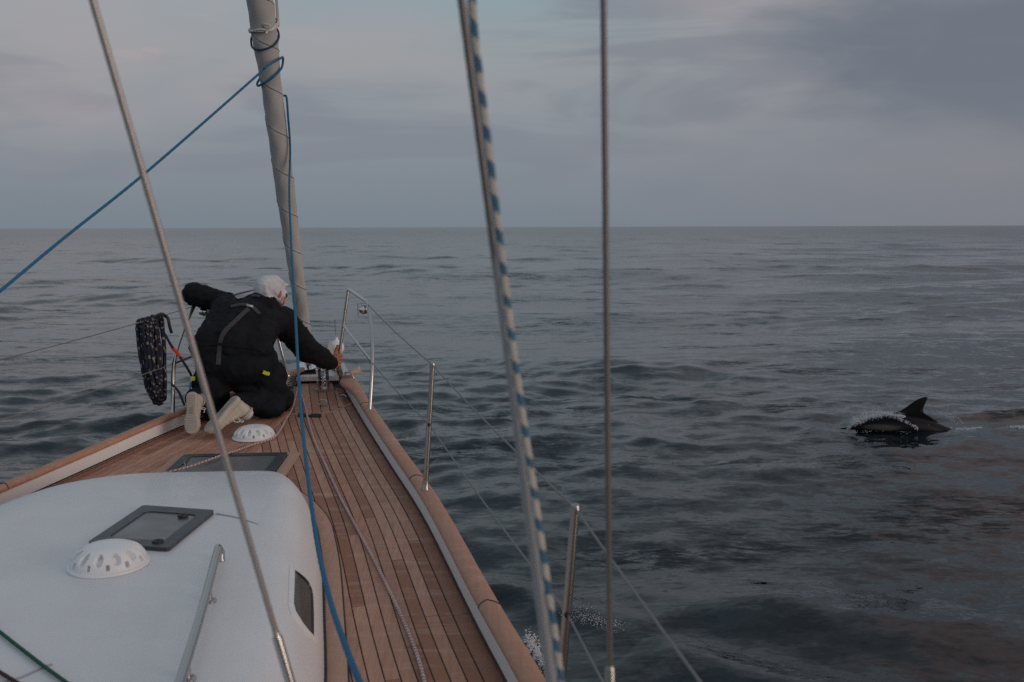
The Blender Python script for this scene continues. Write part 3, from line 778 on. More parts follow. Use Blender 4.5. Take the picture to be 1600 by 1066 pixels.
# bow fittings
wp = at(504.5, 607, z=zd(7.1)+.02)
def chain(a, b, parent, n=9):
    for i in range(n):
        t_ = (i+.5)/n; p = a+(b-a)*t_; d = (b-a).normalized(); s_ = Vector((1, 0, 0)) if i % 2 else Vector((0, -.6, .8)); s_ = (s_-d*s_.dot(d)).normalized()
        L = (b-a).length/n*.72; pts = [p+d*(L*math.cos(q))+s_*(.013*math.sin(q)) for q in np.linspace(0, 2*PI, 13)[:-1]]
        mb = MB(); mb.tube(pts, .0052, 7, closed=True); mb.build('chain_link', M['chrome'], parent)
ch = thing('anchor_chain', 'shiny anchor chain running down to the bow locker lid', 'chain')
chain(at(505, 574, y=7.50), wp+Vector((0, .02, .03)), ch, 10)
mb = MB()
for sx_ in (-.03, .03): mb.tube([at(505, 577, y=7.46)+Vector((sx_, 0, 0)), wp+Vector((sx_, .05, .012))], .011, 8)
mb.build('chain_guide', M['dark'], boat)
mb = MB(); mb.box(wp+Vector((.0, -.03, -.004)), (.042, .045, .012)); mb.box(wp+Vector((-.034, .02, .03)), (.006, .05, .035)); mb.box(wp+Vector((.034, .02, .03)), (.006, .05, .035)); mb.build('chain_fairlead', M['steel'], boat)
# windlass behind the furler
wl = at(500, 578, y=7.72); mb = MB(); mb.lathe([(.045, -.06), (.045, -.03), (.032, -.02), (.03, .01), (.04, .02), (.02, .035)], 26, Matrix.Translation((wl.x, wl.y, zd(7.7)+.115))); mb.build('windlass', M['chrome'], boat)
def padeye(px, py, r=.028):
    p = at(px, py, z=zd(6.9)+.008); mb = MB(); mb.lathe([(r*.9, -.006), (r*.9, -.001), (r*.5, .003)], 18, Matrix.Translation(p))
    mb.tube([p+Vector((r*math.cos(a), .3*r*math.sin(a)+.0, .010+r*.8*abs(math.sin(a)))) for a in np.linspace(0, PI, 9)], .0035, 7); return mb.build('padeye', M['steel'], boat)
padeye(504, 632, .03); padeye(456, 603, .028); padeye(536, 623, .022); padeye(449, 606, .02)
mb = MB(); c1, c2 = at(465, 649.5, z=zd(6.5)+.010), at(502, 650, z=zd(6.5)+.010)
for p, q in ((c1, c1+(c2-c1)*.36), (c1+(c2-c1)*.54, c2)): mb.tube(cr([p, p+(q-p)*.2, p+(q-p)*.8, q], 3), [.006]+[.018]*8+[.006], 12, flat=.55)
mb.tube([c1, c2], .007, 8); mb.build('lid_handle', M['dark'], boat)
# mooring chock on the cap, starboard
c0 = at(543, 591, z=.15); c9 = at(531, 566, z=.20)
mb = MB(); d = (c9-c0).normalized(); side_ = d.cross(Vector((0, 0, 1))).normalized()
rot = Matrix((side_, d, side_.cross(d))).transposed()
mb.box((c0+c9)/2+Vector((.01, 0, -.012)), (.022, (c9-c0).length/2, .006), rot); mb.box(c0+Vector((.0, 0, .01)), (.03, .02, .02), rot)
mb.tube([c0+Vector((-.03, .01, .0)), c0+Vector((-.01, 0, .045)), c0+Vector((.03, 0, .04)), c0+Vector((.045, 0, .0))], .008, 8); mb.build('mooring_chock', M['steel'], boat)
# anchor stowed over the bow roller
anc = thing('anchor', 'anchor on the bow roller, pale fluke tip sticking out past the starboard rail', 'anchor')
g0 = at(546, 585, y=7.85); 
fl = [at(543, 584.5, y=7.9), at(561, 570.5, y=8.05), at(565, 582, y=8.0)]; nf_ = (fl[1]-fl[0]).cross(fl[2]-fl[0]).normalized()
mb = MB(); mid = (fl[1]+fl[2])/2; ridge = (fl[0]*.3+mid*.7)-nf_*.03
mb.add([*fl, ridge, fl[0]+nf_*.01, fl[1]+nf_*.01, fl[2]+nf_*.01], [(0, 1, 3), (1, 2, 3), (2, 0, 3), (4, 6, 5), (0, 4, 5, 1), (1, 5, 6, 2), (2, 6, 4, 0)]); mb.build('fluke', M['copper'], anc, smooth=False)
mb = MB(); sh0 = at(507, 580, y=7.9); mb.tube(cr([sh0, at(530, 583, y=8.0), fl[0]+Vector((.03, .02, -.02))], 4), .014, 8, flat=.6); mb.build('shank', M['copper'], anc)
tip = [at(508, 556, y=7.90), at(516, 530, y=7.95), at(522, 553, y=7.92)]
mb = MB(); n_ = Vector((0, 1, .1)); mb.add(tip+[p+n_*.02 for p in tip], [(0, 1, 2), (5, 4, 3), (0, 3, 4, 1), (1, 4, 5, 2), (2, 5, 3, 0)]); mb.build('roll_bar_plate', M['steel'], anc, smooth=False)
# white round fender hung ahead of the bow
fd = thing('fender', 'small round white fender hanging at the bow beside the gripping hand', 'fender')
c_ = at(526, 543, y=8.05); mb = MB(); mb.lathe([(.008, -.07)]+[(.062*math.cos(a), .062*math.sin(a)) for a in np.linspace(-1.3, 1.3, 14)]+[(.014, .075), (.012, .085)], 28, Matrix.Translation(c_)); mb.build('ball', M['vent'], fd)
mb = MB(); mb.tube([c_+Vector((0, 0, .08)), pul[1][3]+Vector((0, .02, .42))], .004, 6); mb.build('lanyard', M['tie'], fd)

# shrouds close to the camera
def through(pa, ya, pb, yb, ztop, zbot):
    a, b = at(*pa, y=ya), at(*pb, y=yb); d = b-a
    return a+d*((ztop-a.z)/d.z), a+d*((zbot-a.z)/d.z)
def wirerope(a, b, r, name, mt, step=.012, n=14):
    """strands twisted round the axis: fluted section that turns along the wire"""
    L = (b-a).length; N = int(L/step); d = (b-a)/L; u = d.orthogonal().normalized(); w_ = d.cross(u); v = []; f = []
    for i in range(N+1):
        for k in range(n):
            an = 2*PI*k/n+i*step*28; rr = r*(1+.045*(k % 2)); v.append(a+d*(L*i/N)+u*(rr*math.cos(an))+w_*(rr*math.sin(an)))
    for i in range(N):
        for k in range(n): f.append((i*n+k, i*n+(k+1) % n, (i+1)*n+(k+1) % n, (i+1)*n+k))
    mb = MB(); mb.add(v, f); return mb.build(name, mt, boat, sharp=180)
ta, ba = through((145, 0), 1.45, (438, 1010), 1.62, 2.6, .36)
sw = at(432, 992, y=1.615)
s1 = wirerope(ta, sw, .0052, 'shroud', M['wire'])
mb = MB(); dA = (ba-ta).normalized(); mb.tube([sw-dA*.01, sw, sw+dA*.006, sw+dA*.20, sw+dA*.21, sw+dA*.34, sw+dA*.345, sw+dA*.47], [.0055, .006, .0088, .0088, .011, .011, .007, .007], 16); mb.build('swage_fitting', M['steel'], s1)
e_ = sw+dA*.45; mb = MB(); mb.tube([e_, Vector((e_.x+.03, e_.y+.02, roofz(e_.x+.03, e_.y+.02)+.0)) if rooft(e_.x, e_.y) else Vector((e_.x, e_.y, zd(e_.y)))], .008, 10); mb.build('turnbuckle', M['steel'], s1)
tc_, bc_ = through((943, 0), 1.35, (953, 1040), 1.35, 2.6, .35)
s3 = wirerope(tc_, bc_, .0043, 'shroud', M['wire_dark'])
swc = at(953, 1040, y=1.35); mb = MB(); dC = (bc_-tc_).normalized(); mb.tube([swc, swc+dC*.005, swc+dC*.2, swc+dC*.21, swc+dC*.6], [.005, .0075, .0075, .009, .009], 14); mb.build('swage_fitting', M['steel_dull'], s3)
tb_, bb_ = through((721, 0), 1.22, (860, 1066), 1.22, 2.6, .12)
s2 = wirerope(tb_, bb_, .0048, 'shroud', M['wire_dark'])
# light plastic sleeve on the lower half of that shroud
pS = at(775, 400, y=1.22); mb = MB(); mb.tube([pS+(tb_-pS)*.0, pS+(bb_-pS)*.01, pS+(bb_-pS)*.5, bb_], [.0052, .0062, .0075, .008], 14); mb.build('shroud_sleeve', M['grey'], s2)

def rope(name, pts, r, mats, label, cat='rope', period=.03, duty=.5, n=10, group=None, step=.006, twist=2, lay=True):
    P = resample(pts, step); P = [Vector(p) for p in P]
    def pat(i, k):
        if len(mats) < 2: return 0
        ph = (i*step/period+twist*k/n) % 1.0; return 1 if ph < duty+.07*math.sin(i*.037)+.05*math.sin(i*.11) else 0
    rr = [r*(1+.035*math.sin(i*step/r*.9)) for i in range(len(P))] if lay else r
    mb = MB(); mb.tube(P, rr, n, pat=pat); o = mb.build(name, mats, None, sharp=180); o.matrix_world = BOAT
    return tag(o, label, cat, group)
rope('rope', [at(733, -60, y=1.19), at(741, 60, y=1.19), at(766, 260, y=1.19), at(800, 540, y=1.19), at(838, 800, y=1.19), at(866, 990, y=1.19), at(873, 1040, y=1.19), at(888, 1150, y=1.19)], .0052, [M['rwhite'], M['rblue']],
     'thick cream rope with blue flecks hanging right beside the blurred middle shroud', period=.040, duty=.42, twist=.55, step=.004, n=14)

# ------------------------------------------------------------ loose ropes
def sailwrap(rows, r, ph, turns_per=1.0):
    pass
def sailpt(row, ang, lift=.012):
    p = stay(row); s_ = (p-S0).length; r0 = (.044+.030*min(1, s_/2.9)**.8)*1.14+lift
    return p+a1_*(r0*math.cos(ang))+a2_*(r0*math.sin(ang))
_best = max((( -(sailpt(200, a, 0)-stay(200)).dot(ray(420, 200)), a) for a in np.linspace(0, 2*PI, 72)))[1]    # angle that faces aft
_r = max(((project(sailpt(200, a, 0))[0]), a) for a in np.linspace(0, 2*PI, 72))[1]
sg = 1 if ((_r-_best) % (2*PI)) < PI else -1
def sp(row, deg, lift=.010): return sailpt(row, _best+sg*math.radians(deg), lift)    # deg 0 faces us, 90 starboard, -90 port
RB_ = .0075
rope('rope', cr([sp(62, -170), sp(58, -120), sp(70, -90), sp(73, -45), sp(71, 0), sp(66, 40), sp(58, 80), sp(48, 120), sp(44, 170)], 6), RB_*.9, [M['blue2']],
     'short dark blue turn of rope round the top of the furled sail')
rope('rope', cr([sp(118, -160), sp(128, -110), sp(132, -85), sp(126, -40), sp(116, 10), sp(106, 60), sp(98, 84, .016), sp(90, 74, .022), sp(88, 50, .03), at(415, 105, y=6.66), at(395, 124, y=6.56), at(230, 268, y=5.6), at(100, 372, y=4.9), at(0, 455, y=4.4), at(-160, 585, y=3.9)], 8), RB_, [M['blue']],
     'taut blue rope wrapped round the furled sail and running down past the left edge')
rope('rope', cr([sp(154, 120), sp(152, 95), sp(158, 80, .014), sp(180, 66, .016), sp(230, 50, .018), at(452, 300, y=6.95), at(455, 380, y=6.3), at(462, 500, y=5.3), at(468, 610, y=4.5), at(478, 720, y=3.7), at(494, 840, y=3.05), at(515, 935, y=2.55), at(540, 1010, y=2.15), at(562, 1066, y=1.9), at(600, 1150, y=1.65)], 8), RB_, [M['blue']],
     'slack blue rope hanging from the furled sail down along the side deck')
wt = rope('rope', cr([sp(46, -160), sp(46, -100), sp(45, -60), sp(43, -20), sp(44, 20), sp(38, 60), sp(32, 85, .02), sp(34, 140)], 6), .008, [M['tie']], 'white tie knotted round the furled sail near the top edge', lay=True, step=.005)
P_ = cr([sp(50, -160), sp(50, -100), sp(44, -50), sp(40, -10, .018), sp(43, 20, .02), sp(41, 60), sp(36, 85, .02), sp(40, 140)], 6)
mb = MB(); mb.tube(P_, .006, 8); k_ = sp(41, 15, .02); mb.tube(cr([k_, k_+Vector((-.02, -.01, .03)), k_+Vector((.02, -.02, .02)), k_+Vector((0, -.01, -.01)), k_+Vector((-.01, -.02, -.03))], 5), .007, 8); mb.build('knot', M['tie'], wt)
mb = MB(); fl_ = [sp(r_, 95, .012+.010*math.sin((r_+70)/110*PI)) for r_ in range(-60, 52, 8)]; mb.tube(fl_, [.012]*len(fl_), 8, flat=.5); mb.build('sail_edge_flap', M['sail'], sail)

def dk(px, py, h=.008): 
    p = at(px, py, z=.03)
    for _ in range(5): p = at(px, py, z=zd(p.y)+h)
    return p
rope('rope', cr([dk(468, 604), dk(473, 622), dk(480, 650, .02), dk(490, 685), dk(508, 725), dk(531, 775), dk(556, 822), dk(583, 872), dk(607, 920), dk(627, 962), dk(645, 1005), dk(657, 1040), dk(668, 1085), dk(680, 1140)], 8), .0066, [M['pinkw'], M['pinkr']],
     'worn pink and white rope lying along the starboard side deck', period=.022, duty=.5, twist=1, step=.0035)
rope('rope', cr([dk(466, 603), dk(462, 620), dk(456, 640, .025), dk(447, 655, .03), dk(438, 672, .02), dk(428, 684, .012), dk(412, 690, .012), dk(392, 696, .012), dk(370, 704, .022), dk(345, 712, .036), dk(300, 728, .036), dk(262, 738, .036), dk(225, 748, .012)], 8), .0055, [M['pinkr'], M['pinkw']],
     'pink and white rope passing the forward vent and crossing the deck hatch', period=.026, duty=.45, twist=1, step=.0035)
g_ = [onroof(x, y, .0085)[0] for x, y in ((1, 993), (25, 1012), (48, 1030), (70, 1047), (92, 1063))]
dg = (g_[-1]-g_[-2]).normalized(); dg0 = (g_[0]-g_[1]).normalized()
g_ = [g_[0]+dg0*.25]+g_+[g_[-1]+dg*.2]
g_ = [Vector((p.x, p.y, roofz(p.x, p.y)+.009)) for p in g_]
rope('rope', cr(g_, 8), .0052, [M['green']], 'dark green rope lying across the corner of the white coachroof')
g2_ = [onroof(x, y, .008)[0] for x, y in ((1, 1056), (14, 1064))]; d2 = (g2_[1]-g2_[0]).normalized()
g2_ = [g2_[0]-d2*.2, *g2_, g2_[1]+d2*.3]; g2_ = [Vector((p.x, p.y, roofz(p.x, p.y)+.009)) for p in g2_]
rope('rope', cr(g2_, 6), .0052, [M['maroon']], 'dark maroon rope in the bottom left corner of the coachroof')

# coil of dark rope hung from the port lifeline
A_, B_ = pul[-1][0], st[-1][0][0]
def lifept(px):
    return min((A_+(B_-A_)*t_ for t_ in np.linspace(0, 1, 200)), key=lambda p: abs(project(p)[0]-px))
hang = lifept(238); YC = hang.y
coil = thing('rope_coil', 'bundle of dark flecked rope hung in long loops over the port lifeline', 'rope')
def coilloop(xt, xb, dy, top, bot, wt_, wb, seed):
    r = random.Random(seed); pts = []
    for q in np.linspace(0, 2*PI, 26)[:-1]:
        sx = math.sin(q); cz = math.cos(q); k = (1-cz)/2      # 0 top, 1 bottom
        px = xt+(xb-xt)*k**1.3+(wt_+(wb-wt_)*k)*sx+r.uniform(-.8, .8)
        py = (top+bot)/2-(bot-top)/2*math.copysign(abs(cz)**.8, cz)+r.uniform(-1.5, 1.5)
        pts.append(at(px, py, y=YC+dy+.030*sx+r.uniform(-.006, .006)))
    return cr(pts, 4, closed=True)
LP_ = [(217, 238, -.05, 500, 624, 5, 4), (224, 243, -.055, 498, 629, 6, 5), (232, 248, -.06, 496, 631, 6, 5), (240, 252, -.05, 494, 630, 6, 4), (248, 256, -.04, 494, 624, 6, 4), (221, 240, 0, 499, 618, 7, 5), (230, 246, -.01, 497, 628, 7, 5), (238, 250, 0, 495, 626, 7, 5),
       (250, 256, .02, 496, 618, 6, 4), (216, 234, -.03, 504, 596, 5, 5), (228, 244, -.078, 499, 606, 7, 6), (240, 250, -.08, 498, 600, 7, 5), (234, 247, -.085, 500, 622, 6, 4)]
for i, a_ in enumerate(LP_):
    P = coilloop(*a_, i); mb = MB(); NN = 10
    mb.tube(P, .0120, NN, closed=True, pat=lambda a, k, i=i: 1 if ((a*.21+k*.1+i*.3) % 1.0) < .22 and k % 3 != 0 else 0); mb.build('rope_loop', [M['navy'], M['beige']], coil)
mb = MB(); mb.tube(cr([at(255, 492, y=YC+.02), at(262, 497, y=YC-.05), at(265, 510, y=YC-.05), at(268, 520, y=YC-.03)], 5), .010, 8); mb.tube(cr([at(240, 497, y=YC-.07), at(252, 491, y=YC-.06), at(260, 495, y=YC-.02)], 4), .012, 8); mb.build('rope_tail', M['dark'], coil)
# tether clipped to the coil, with a red section
tet = thing('tether', 'black safety tether with a red section beside the rope coil', 'tether')
tp_ = cr([at(257, 521, y=6.3), at(263, 532, y=6.3), at(270, 544, y=6.32), at(277, 552, y=6.35), at(288, 568, y=6.4), at(297, 583, y=6.45), at(304, 600, y=6.5)], 6)
def ribbon(pts, width, th, nrm=None):
    mb = MB(); mb.tube(pts, width/2, 8, flat=th/width); return mb
mb = MB(); mb.tube(tp_[:13], .0085, 8); mb.build('blue_end', M['navy'], tet)
mb = MB(); mb.tube(tp_[11:21], .0115, 8, flat=.5); mb.build('red_section', M['red'], tet)
mb = MB(); mb.tube(tp_[20:], .0085, 8, flat=.6); mb.tube(cr([at(268, 600, y=6.35), at(279, 612, y=6.35), at(288, 633, y=6.3)], 6), .008, 8); mb.build('strap', M['dark'], tet)
mb = MB(); p_ = at(302, 590, y=6.42); mb.box(p_, (.012, .008, .006)); mb.box(p_+Vector((0, 0, -.014)), (.016, .008, .005)); mb.build('yellow_band', M['yellow'], tet)
mb = MB(); mb.tube([at(298, 588, y=6.3), at(297.5, 608, y=6.3)], .003, 6); mb.tube([at(297.5, 598, y=6.29), at(297, 610, y=6.29)], .006, 8, mi=1); mb.build('cord', [M['grey'], M['blue']], tet)

# ------------------------------------------------------------ person kneeling at the bow
per = thing('person', 'person in black jacket and pale hood kneeling at the bow, one hand on the pulpit', 'person')
def blob(name, cones, ells, voxel, m, parent, smooth=6, disp=None, fold=0.):
    mb = MB()
    for c in cones:
        a, b, r0, r1 = Vector(c[0]), Vector(c[1]), c[2], c[3]; d = (b-a); L = d.length; pts = []; rr = []
        for t_ in np.linspace(-1, 0, 6)[:-1]: pts.append(a+d/L*(r0*math.sin(t_*PI/2))); rr.append(max(.001, r0*math.cos(t_*PI/2)))
        for t_ in np.linspace(0, 1, 5): pts.append(a+d*t_); rr.append(r0+(r1-r0)*t_)
        for t_ in np.linspace(0, 1, 6)[1:]: pts.append(b+d/L*(r1*math.sin(t_*PI/2))); rr.append(max(.001, r1*math.cos(t_*PI/2)))
        mb.tube(pts, rr, 18)
    for e in ells:
        c_, rad, rot = Vector(e[0]), e[1], (e[2] if len(e) > 2 else Euler((0, 0, 0)))
        Mx = Matrix.Translation(c_)@rot.to_matrix().to_4x4()@Matrix.Diagonal((*rad, 1))
        mb.lathe([(max(.002, math.cos(q)), math.sin(q)) for q in np.linspace(-PI/2, PI/2, 16)], 24, Mx)
    o = mb.build('tmp', m, None)
    r_ = o.modifiers.new('r', 'REMESH'); r_.mode = 'VOXEL'; r_.voxel_size = voxel
    s_ = o.modifiers.new('s', 'SMOOTH'); s_.iterations = smooth; s_.factor = .6
    dg_ = bpy.context.evaluated_depsgraph_get(); me = bpy.data.meshes.new_from_object(o.evaluated_get(dg_)); bpy.data.objects.remove(o)
    me.name = name
    if fold:
        n = len(me.vertices); co = np.empty(n*3, np.float32); me.vertices.foreach_get('co', co); co = co.reshape(-1, 3)
        no = np.empty(n*3, np.float32); me.vertex_normals.foreach_get('vector', no); no = no.reshape(-1, 3)
        h = np.zeros(n); r = np.random.default_rng(len(name)*7+1)
        for L, A in ((.16, 1.), (.10, .8), (.06, .55), (.035, .35), (.022, .2)):
            for _ in range(4):
                d = r.normal(size=3); d /= np.linalg.norm(d); d2 = r.normal(size=3)
                p = (co@d)*2*PI/L+2.2*np.sin(co@d2*2*PI/.22+r.uniform(0, 6)); h += A*(1-2*np.abs(np.sin(p*.5+r.uniform(0, 6))))*.5
        co = co+no*(fold*h/2.2)[:, None]; me.vertices.foreach_set('co', co.astype(np.float32).ravel())
    me.materials.clear(); me.materials.append(m); me.polygons.foreach_set('use_smooth', [True]*len(me.polygons)); me.update()
    return link(name, me, parent)
ShL, ShR = at(350, 474, y=6.98), at(440, 500, y=7.0)
ElL, HaL = at(304, 459, y=6.98), at(350, 480, y=7.36)
ElR, WrR = at(480, 547, y=7.20), at(519, 568, y=7.46)
PvL, PvR = at(335, 566, y=6.48), at(392, 568, y=6.55); Pv = (PvL+PvR)/2
KnL, KnR = at(328, 642, y=6.66), at(440, 630, y=6.78)
KnL.z = .10; KnR.z = .11
AnL, AnR = at(302, 622, y=6.24), at(366, 632, y=6.36)
Nk = at(409, 474, y=7.00); Hd = at(426, 456, y=7.07)
leg0 = pul[1][3]; leg1 = pul[1][2]
def onleg(row):
    return min((leg0+(leg1-leg0)*t_ for t_ in np.linspace(0, 1, 300)), key=lambda p: abs(project(p)[1]-row))
HR = onleg(565); hx = (HR-WrR); 
# body: one continuous surface - head, trunk, limbs and hands
cones = [(Pv, (ShL+ShR)/2, .09, .09), (ShL, ShR, .05, .05), ((ShL+ShR)/2, Nk, .055, .048), (Nk, Hd, .048, .052),
         (ShL, ElL, .05, .04), (ElL, HaL, .038, .028), (ShR, ElR, .05, .04), (ElR, WrR, .038, .030),
         (PvL, KnL, .07, .05), (PvR, KnR, .07, .05), (KnL, AnL, .05, .032), (KnR, AnR, .05, .032), (PvL, PvR, .07, .07)]
# right hand closes on the pulpit leg
pal = WrR+(HR-WrR)*.70+Vector((-.006, -.036, .0)); up = (leg1-leg0).normalized()
cones += [(WrR, pal, .032, .030), (pal, pal+up*.03, .030, .026)]
for k, (dz, ln_) in enumerate(((.050, 1.0), (.024, 1.05), (-.003, 1.0), (-.029, .85))):
    kn = pal+up*dz+Vector((.012, .0, 0)); q = HR+up*dz
    f1 = q+Vector((-.004, -.024, 0)); f2 = q+Vector((.022*ln_, -.012, 0)); f3 = q+Vector((.016, .018, 0))
    cones += [(pal+up*dz*.6, kn, .015, .014), (kn, f1, .014, .0125), (f1, f2, .0125, .0115), (f2, f3, .0115, .010)]
th0 = pal+up*.03+Vector((-.01, .01, 0)); th1 = HR+up*.085+Vector((-.026, -.012, 0)); th2 = HR+up*.125+Vector((-.018, -.016, 0))
cones += [(th0, th1, .017, .015), (th1, th2, .015, .012)]
# left hand rests on the port rail
cones += [(HaL, HaL+Vector((.03, .05, -.01)), .026, .022)]
for k in range(4): cones.append((HaL+Vector((.03+.004*k, .05, -.01+.017*(k-1.5))), HaL+Vector((.05, .095, -.03+.017*(k-1.5))), .0095, .008))
cones.append((HaL+Vector((.02, .02, .02)), HaL+Vector((.05, .05, .03)), .011, .009))
fd_ = Vector((.62, .78, -.05)).normalized(); hq = fd_.to_track_quat('Y', 'Z').to_euler(); hm = hq.to_matrix()
ells = [(Hd, (.076, .096, .108), hq), (Hd+hm@Vector((0, .05, -.05)), (.055, .055, .06), hq), (Hd+hm@Vector((0, .108, -.012)), (.013, .020, .020), hq),
        (Hd+hm@Vector((.078, 0, -.012)), (.010, .020, .032), hq), (Hd+hm@Vector((-.078, 0, -.012)), (.010, .020, .032), hq),
        (Hd+hm@Vector((0, .100, -.055)), (.024, .010, .008), hq), (Hd+hm@Vector((.03, .088, .012)), (.013, .01, .009), hq), (Hd+hm@Vector((-.03, .088, .012)), (.013, .01, .009), hq)]
body = blob('body', cones, ells, .0055, M['skin'], per, smooth=3)
# jacket
mid = lambda a, b, t_=.5: a+(b-a)*t_
WL, WR = at(327, 538, y=6.50), at(395, 540, y=6.56); CL, CRr = at(352, 496, y=6.78), at(416, 508, y=6.82)
jc = [(WL, CL, .118, .115), (WR, CRr, .118, .112), (CL, ShL, .115, .095), (CRr, ShR, .11, .092), (mid(WL, WR), mid(CL, CRr), .15, .15), (mid(CL, CRr), mid(ShL, ShR), .15, .12), (mid(ShL, ShR), Nk, .11, .075),
      (ShL, mid(ShL, ElL, .9), .088, .088), (ElL, mid(ElL, HaL, .8), .088, .060), (ShR, mid(ShR, ElR, .5), .108, .104), (mid(ShR, ElR, .5), ElR, .104, .100), (ElR, mid(ElR, WrR, .5), .098, .084), (mid(ElR, WrR, .5), mid(ElR, WrR, .93), .084, .062)]
jacket = blob('jacket', jc, [(mid(ShL, ElL, 1.), (.095, .08, .082)), (Nk+Vector((-.01, -.015, .002)), (.130, .10, .078)), (at(398, 474, y=6.98), (.13, .10, .06)), (at(330, 545, y=6.5), (.15, .13, .09)), (at(398, 546, y=6.56), (.13, .13, .09))], .011, M['jacket'], per, smooth=7, fold=.0095)
# stand-up collar
mb = MB(); nc = 26; v = []
cn = (Hd-Nk).normalized()
for j, (h_, r_) in enumerate(((-.03, .088), (.0, .083), (.03, .079), (.055, .077), (.056, .070), (.0, .070))):
    for k in range(nc): a = 2*PI*k/nc; v.append(Nk+cn*h_+hm@Vector((r_*math.cos(a), r_*math.sin(a)*1.05, .004*math.sin(3*a))))
mb.add(v, [(j*nc+k, j*nc+(k+1) % nc, (j+1)*nc+(k+1) % nc, (j+1)*nc+k) for j in range(5) for k in range(nc)]); mb.build('collar', M['jacket'], per, sharp=60)
# trousers
tr = [(at(382, 606, y=6.58), at(396, 618, y=6.60), .075, .075), (at(368, 578, y=6.50), at(364, 596, y=6.55), .10, .07), (PvL, PvR, .125, .125), (at(333, 556, y=6.52), at(390, 558, y=6.58), .12, .12), (PvL, mid(PvL, KnL), .128, .105), (mid(PvL, KnL), KnL, .105, .085), (PvR, mid(PvR, KnR), .128, .108), (mid(PvR, KnR), KnR, .108, .095),
      (at(340, 598, y=6.62), at(338, 648, y=6.56), .095, .085), (KnL, mid(KnL, AnL), .085, .080), (mid(KnL, AnL), AnL, .080, .062), (KnR, mid(KnR, AnR), .092, .085), (mid(KnR, AnR), mid(KnR, AnR, .92), .085, .072)]
trous = blob('trousers', tr, [(at(428, 590, y=6.72), (.095, .13, .12)), (at(420, 636, y=6.60), (.12, .14, .08)), (at(370, 572, y=6.5), (.22, .15, .13)), (at(412, 565, y=6.62), (.10, .13, .13)), (at(330, 600, y=6.5), (.13, .14, .14))], .011, M['trouser'], per, smooth=7, fold=.008)
# jacket hem: thicker roll round the waist
JB = BVHTree.FromPolygons([v_.co.copy() for v_ in jacket.data.vertices], [tuple(p.vertices) for p in jacket.data.polygons])
TB = BVHTree.FromPolygons([v_.co.copy() for v_ in trous.data.vertices], [tuple(p.vertices) for p in trous.data.polygons])
def hitp(px, py):
    best = None
    for T in (JB, TB):
        h, nn, _, dd = T.ray_cast(BC, ray(px, py).normalized())
        if h and (best is None or dd < best[2]): best = (h, nn, dd)
    return best
def strapon(name, path, width, m, parent, th=.004, lift=.003):
    P = resample(cr([(x, y, 0) for x, y in path], 8), 2.5); H = [hitp(p.x, p.y) for p in P]; H = [h for h in H if h]
    if len(H) < 2: return
    C_ = [h[0] for h in H]; N_ = [h[1] for h in H]
    for _ in range(4):
        C_ = [C_[0]]+[(C_[i-1]+C_[i]*2+C_[i+1])/4 for i in range(1, len(C_)-1)]+[C_[-1]]; N_ = [N_[0]]+[(N_[i-1]+N_[i]*2+N_[i+1]).normalized() for i in range(1, len(N_)-1)]+[N_[-1]]
    v = []
    for i, (p, n_) in enumerate(zip(C_, N_)):
        t_ = (C_[min(i+1, len(C_)-1)]-C_[max(i-1, 0)]).normalized(); b_ = t_.cross(n_).normalized(); n2 = b_.cross(t_)
        if n2.dot(n_) < 0: n2 = -n2
        p = p+n2*lift
        v += [p-b_*width/2-n2*.012, p-b_*width/2+n2*th*.6, p+n2*th, p+b_*width/2+n2*th*.6, p+b_*width/2-n2*.012]
    n = len(C_); mb = MB(); mb.add(v, [(i*5+k, i*5+k+1, (i+1)*5+k+1, (i+1)*5+k) for i in range(n-1) for k in range(4)]); return mb.build(name, m, parent, sharp=50)
har = bpy.data.objects.new('harness', None); COL.objects.link(har); har.parent = per
strapon('harness_strap', [(388, 483), (376, 494), (364, 506), (353, 516), (346, 528), (343, 545), (341, 570)], .030, M['strap'], har)
strapon('harness_strap', [(361, 480), (374, 477), (388, 478), (398, 484), (405, 492)], .028, M['strap'], har, lift=.006)
strapon('harness_strap', [(394, 464), (400, 462), (407, 465)], .022, M['strap'], har, lift=.008)
strapon('buckle', [(385, 479), (394, 481)], .022, M['chrome'], har, lift=.012)
strapon('jacket_hem', [(304, 538), (320, 539), (345, 538), (370, 541), (395, 544), (410, 549)], .016, M['jacket'], per, lift=.003, th=.005)
strapon('yellow_tab', [(408, 580), (413, 582), (418, 584)], .022, M['yellow'], per, lift=.012, th=.004)
# pale cap and hood
hat = blob('hood', [(Hd+hm@Vector((0, -.05, -.02)), Hd+hm@Vector((0, -.095, -.07)), .06, .045), (Hd+hm@Vector((-.07, .02, .05)), Hd+hm@Vector((-.03, -.11, .02)), .022, .02), (Hd+hm@Vector((.06, .03, .07)), Hd+hm@Vector((.05, -.10, .0)), .022, .02)], [(Hd+hm@Vector((0, -.006, .018)), (.089, .106, .104), hq), (Hd+hm@Vector((-.01, -.05, .022)), (.090, .088, .098), hq), (Hd+hm@Vector((-.02, -.075, -.045)), (.100, .060, .065), hq), (Hd+hm@Vector((.0, .075, .045)), (.06, .06, .02), hq), (Hd+hm@Vector((.055, .03, -.03)), (.038, .06, .06), hq)], .007, M['hat'], per, smooth=6, fold=.0045)
mb = MB(); e1, e2 = Hd+hm@Vector((.082, .055, -.01)), Hd+hm@Vector((.084, .045, -.045)); mb.tube([e1, (e1+e2)/2+Vector((.004, 0, 0)), e2], [.006, .010, .004], 8); mb.build('cap_toggle', M['dark'], per)
mb = MB(); mb.tube([at(446, 464, y=7.02), at(443, 474, y=7.0), at(442, 478, y=7.0)], .005, 7); mb.build('chin_cord', M['red'], per)

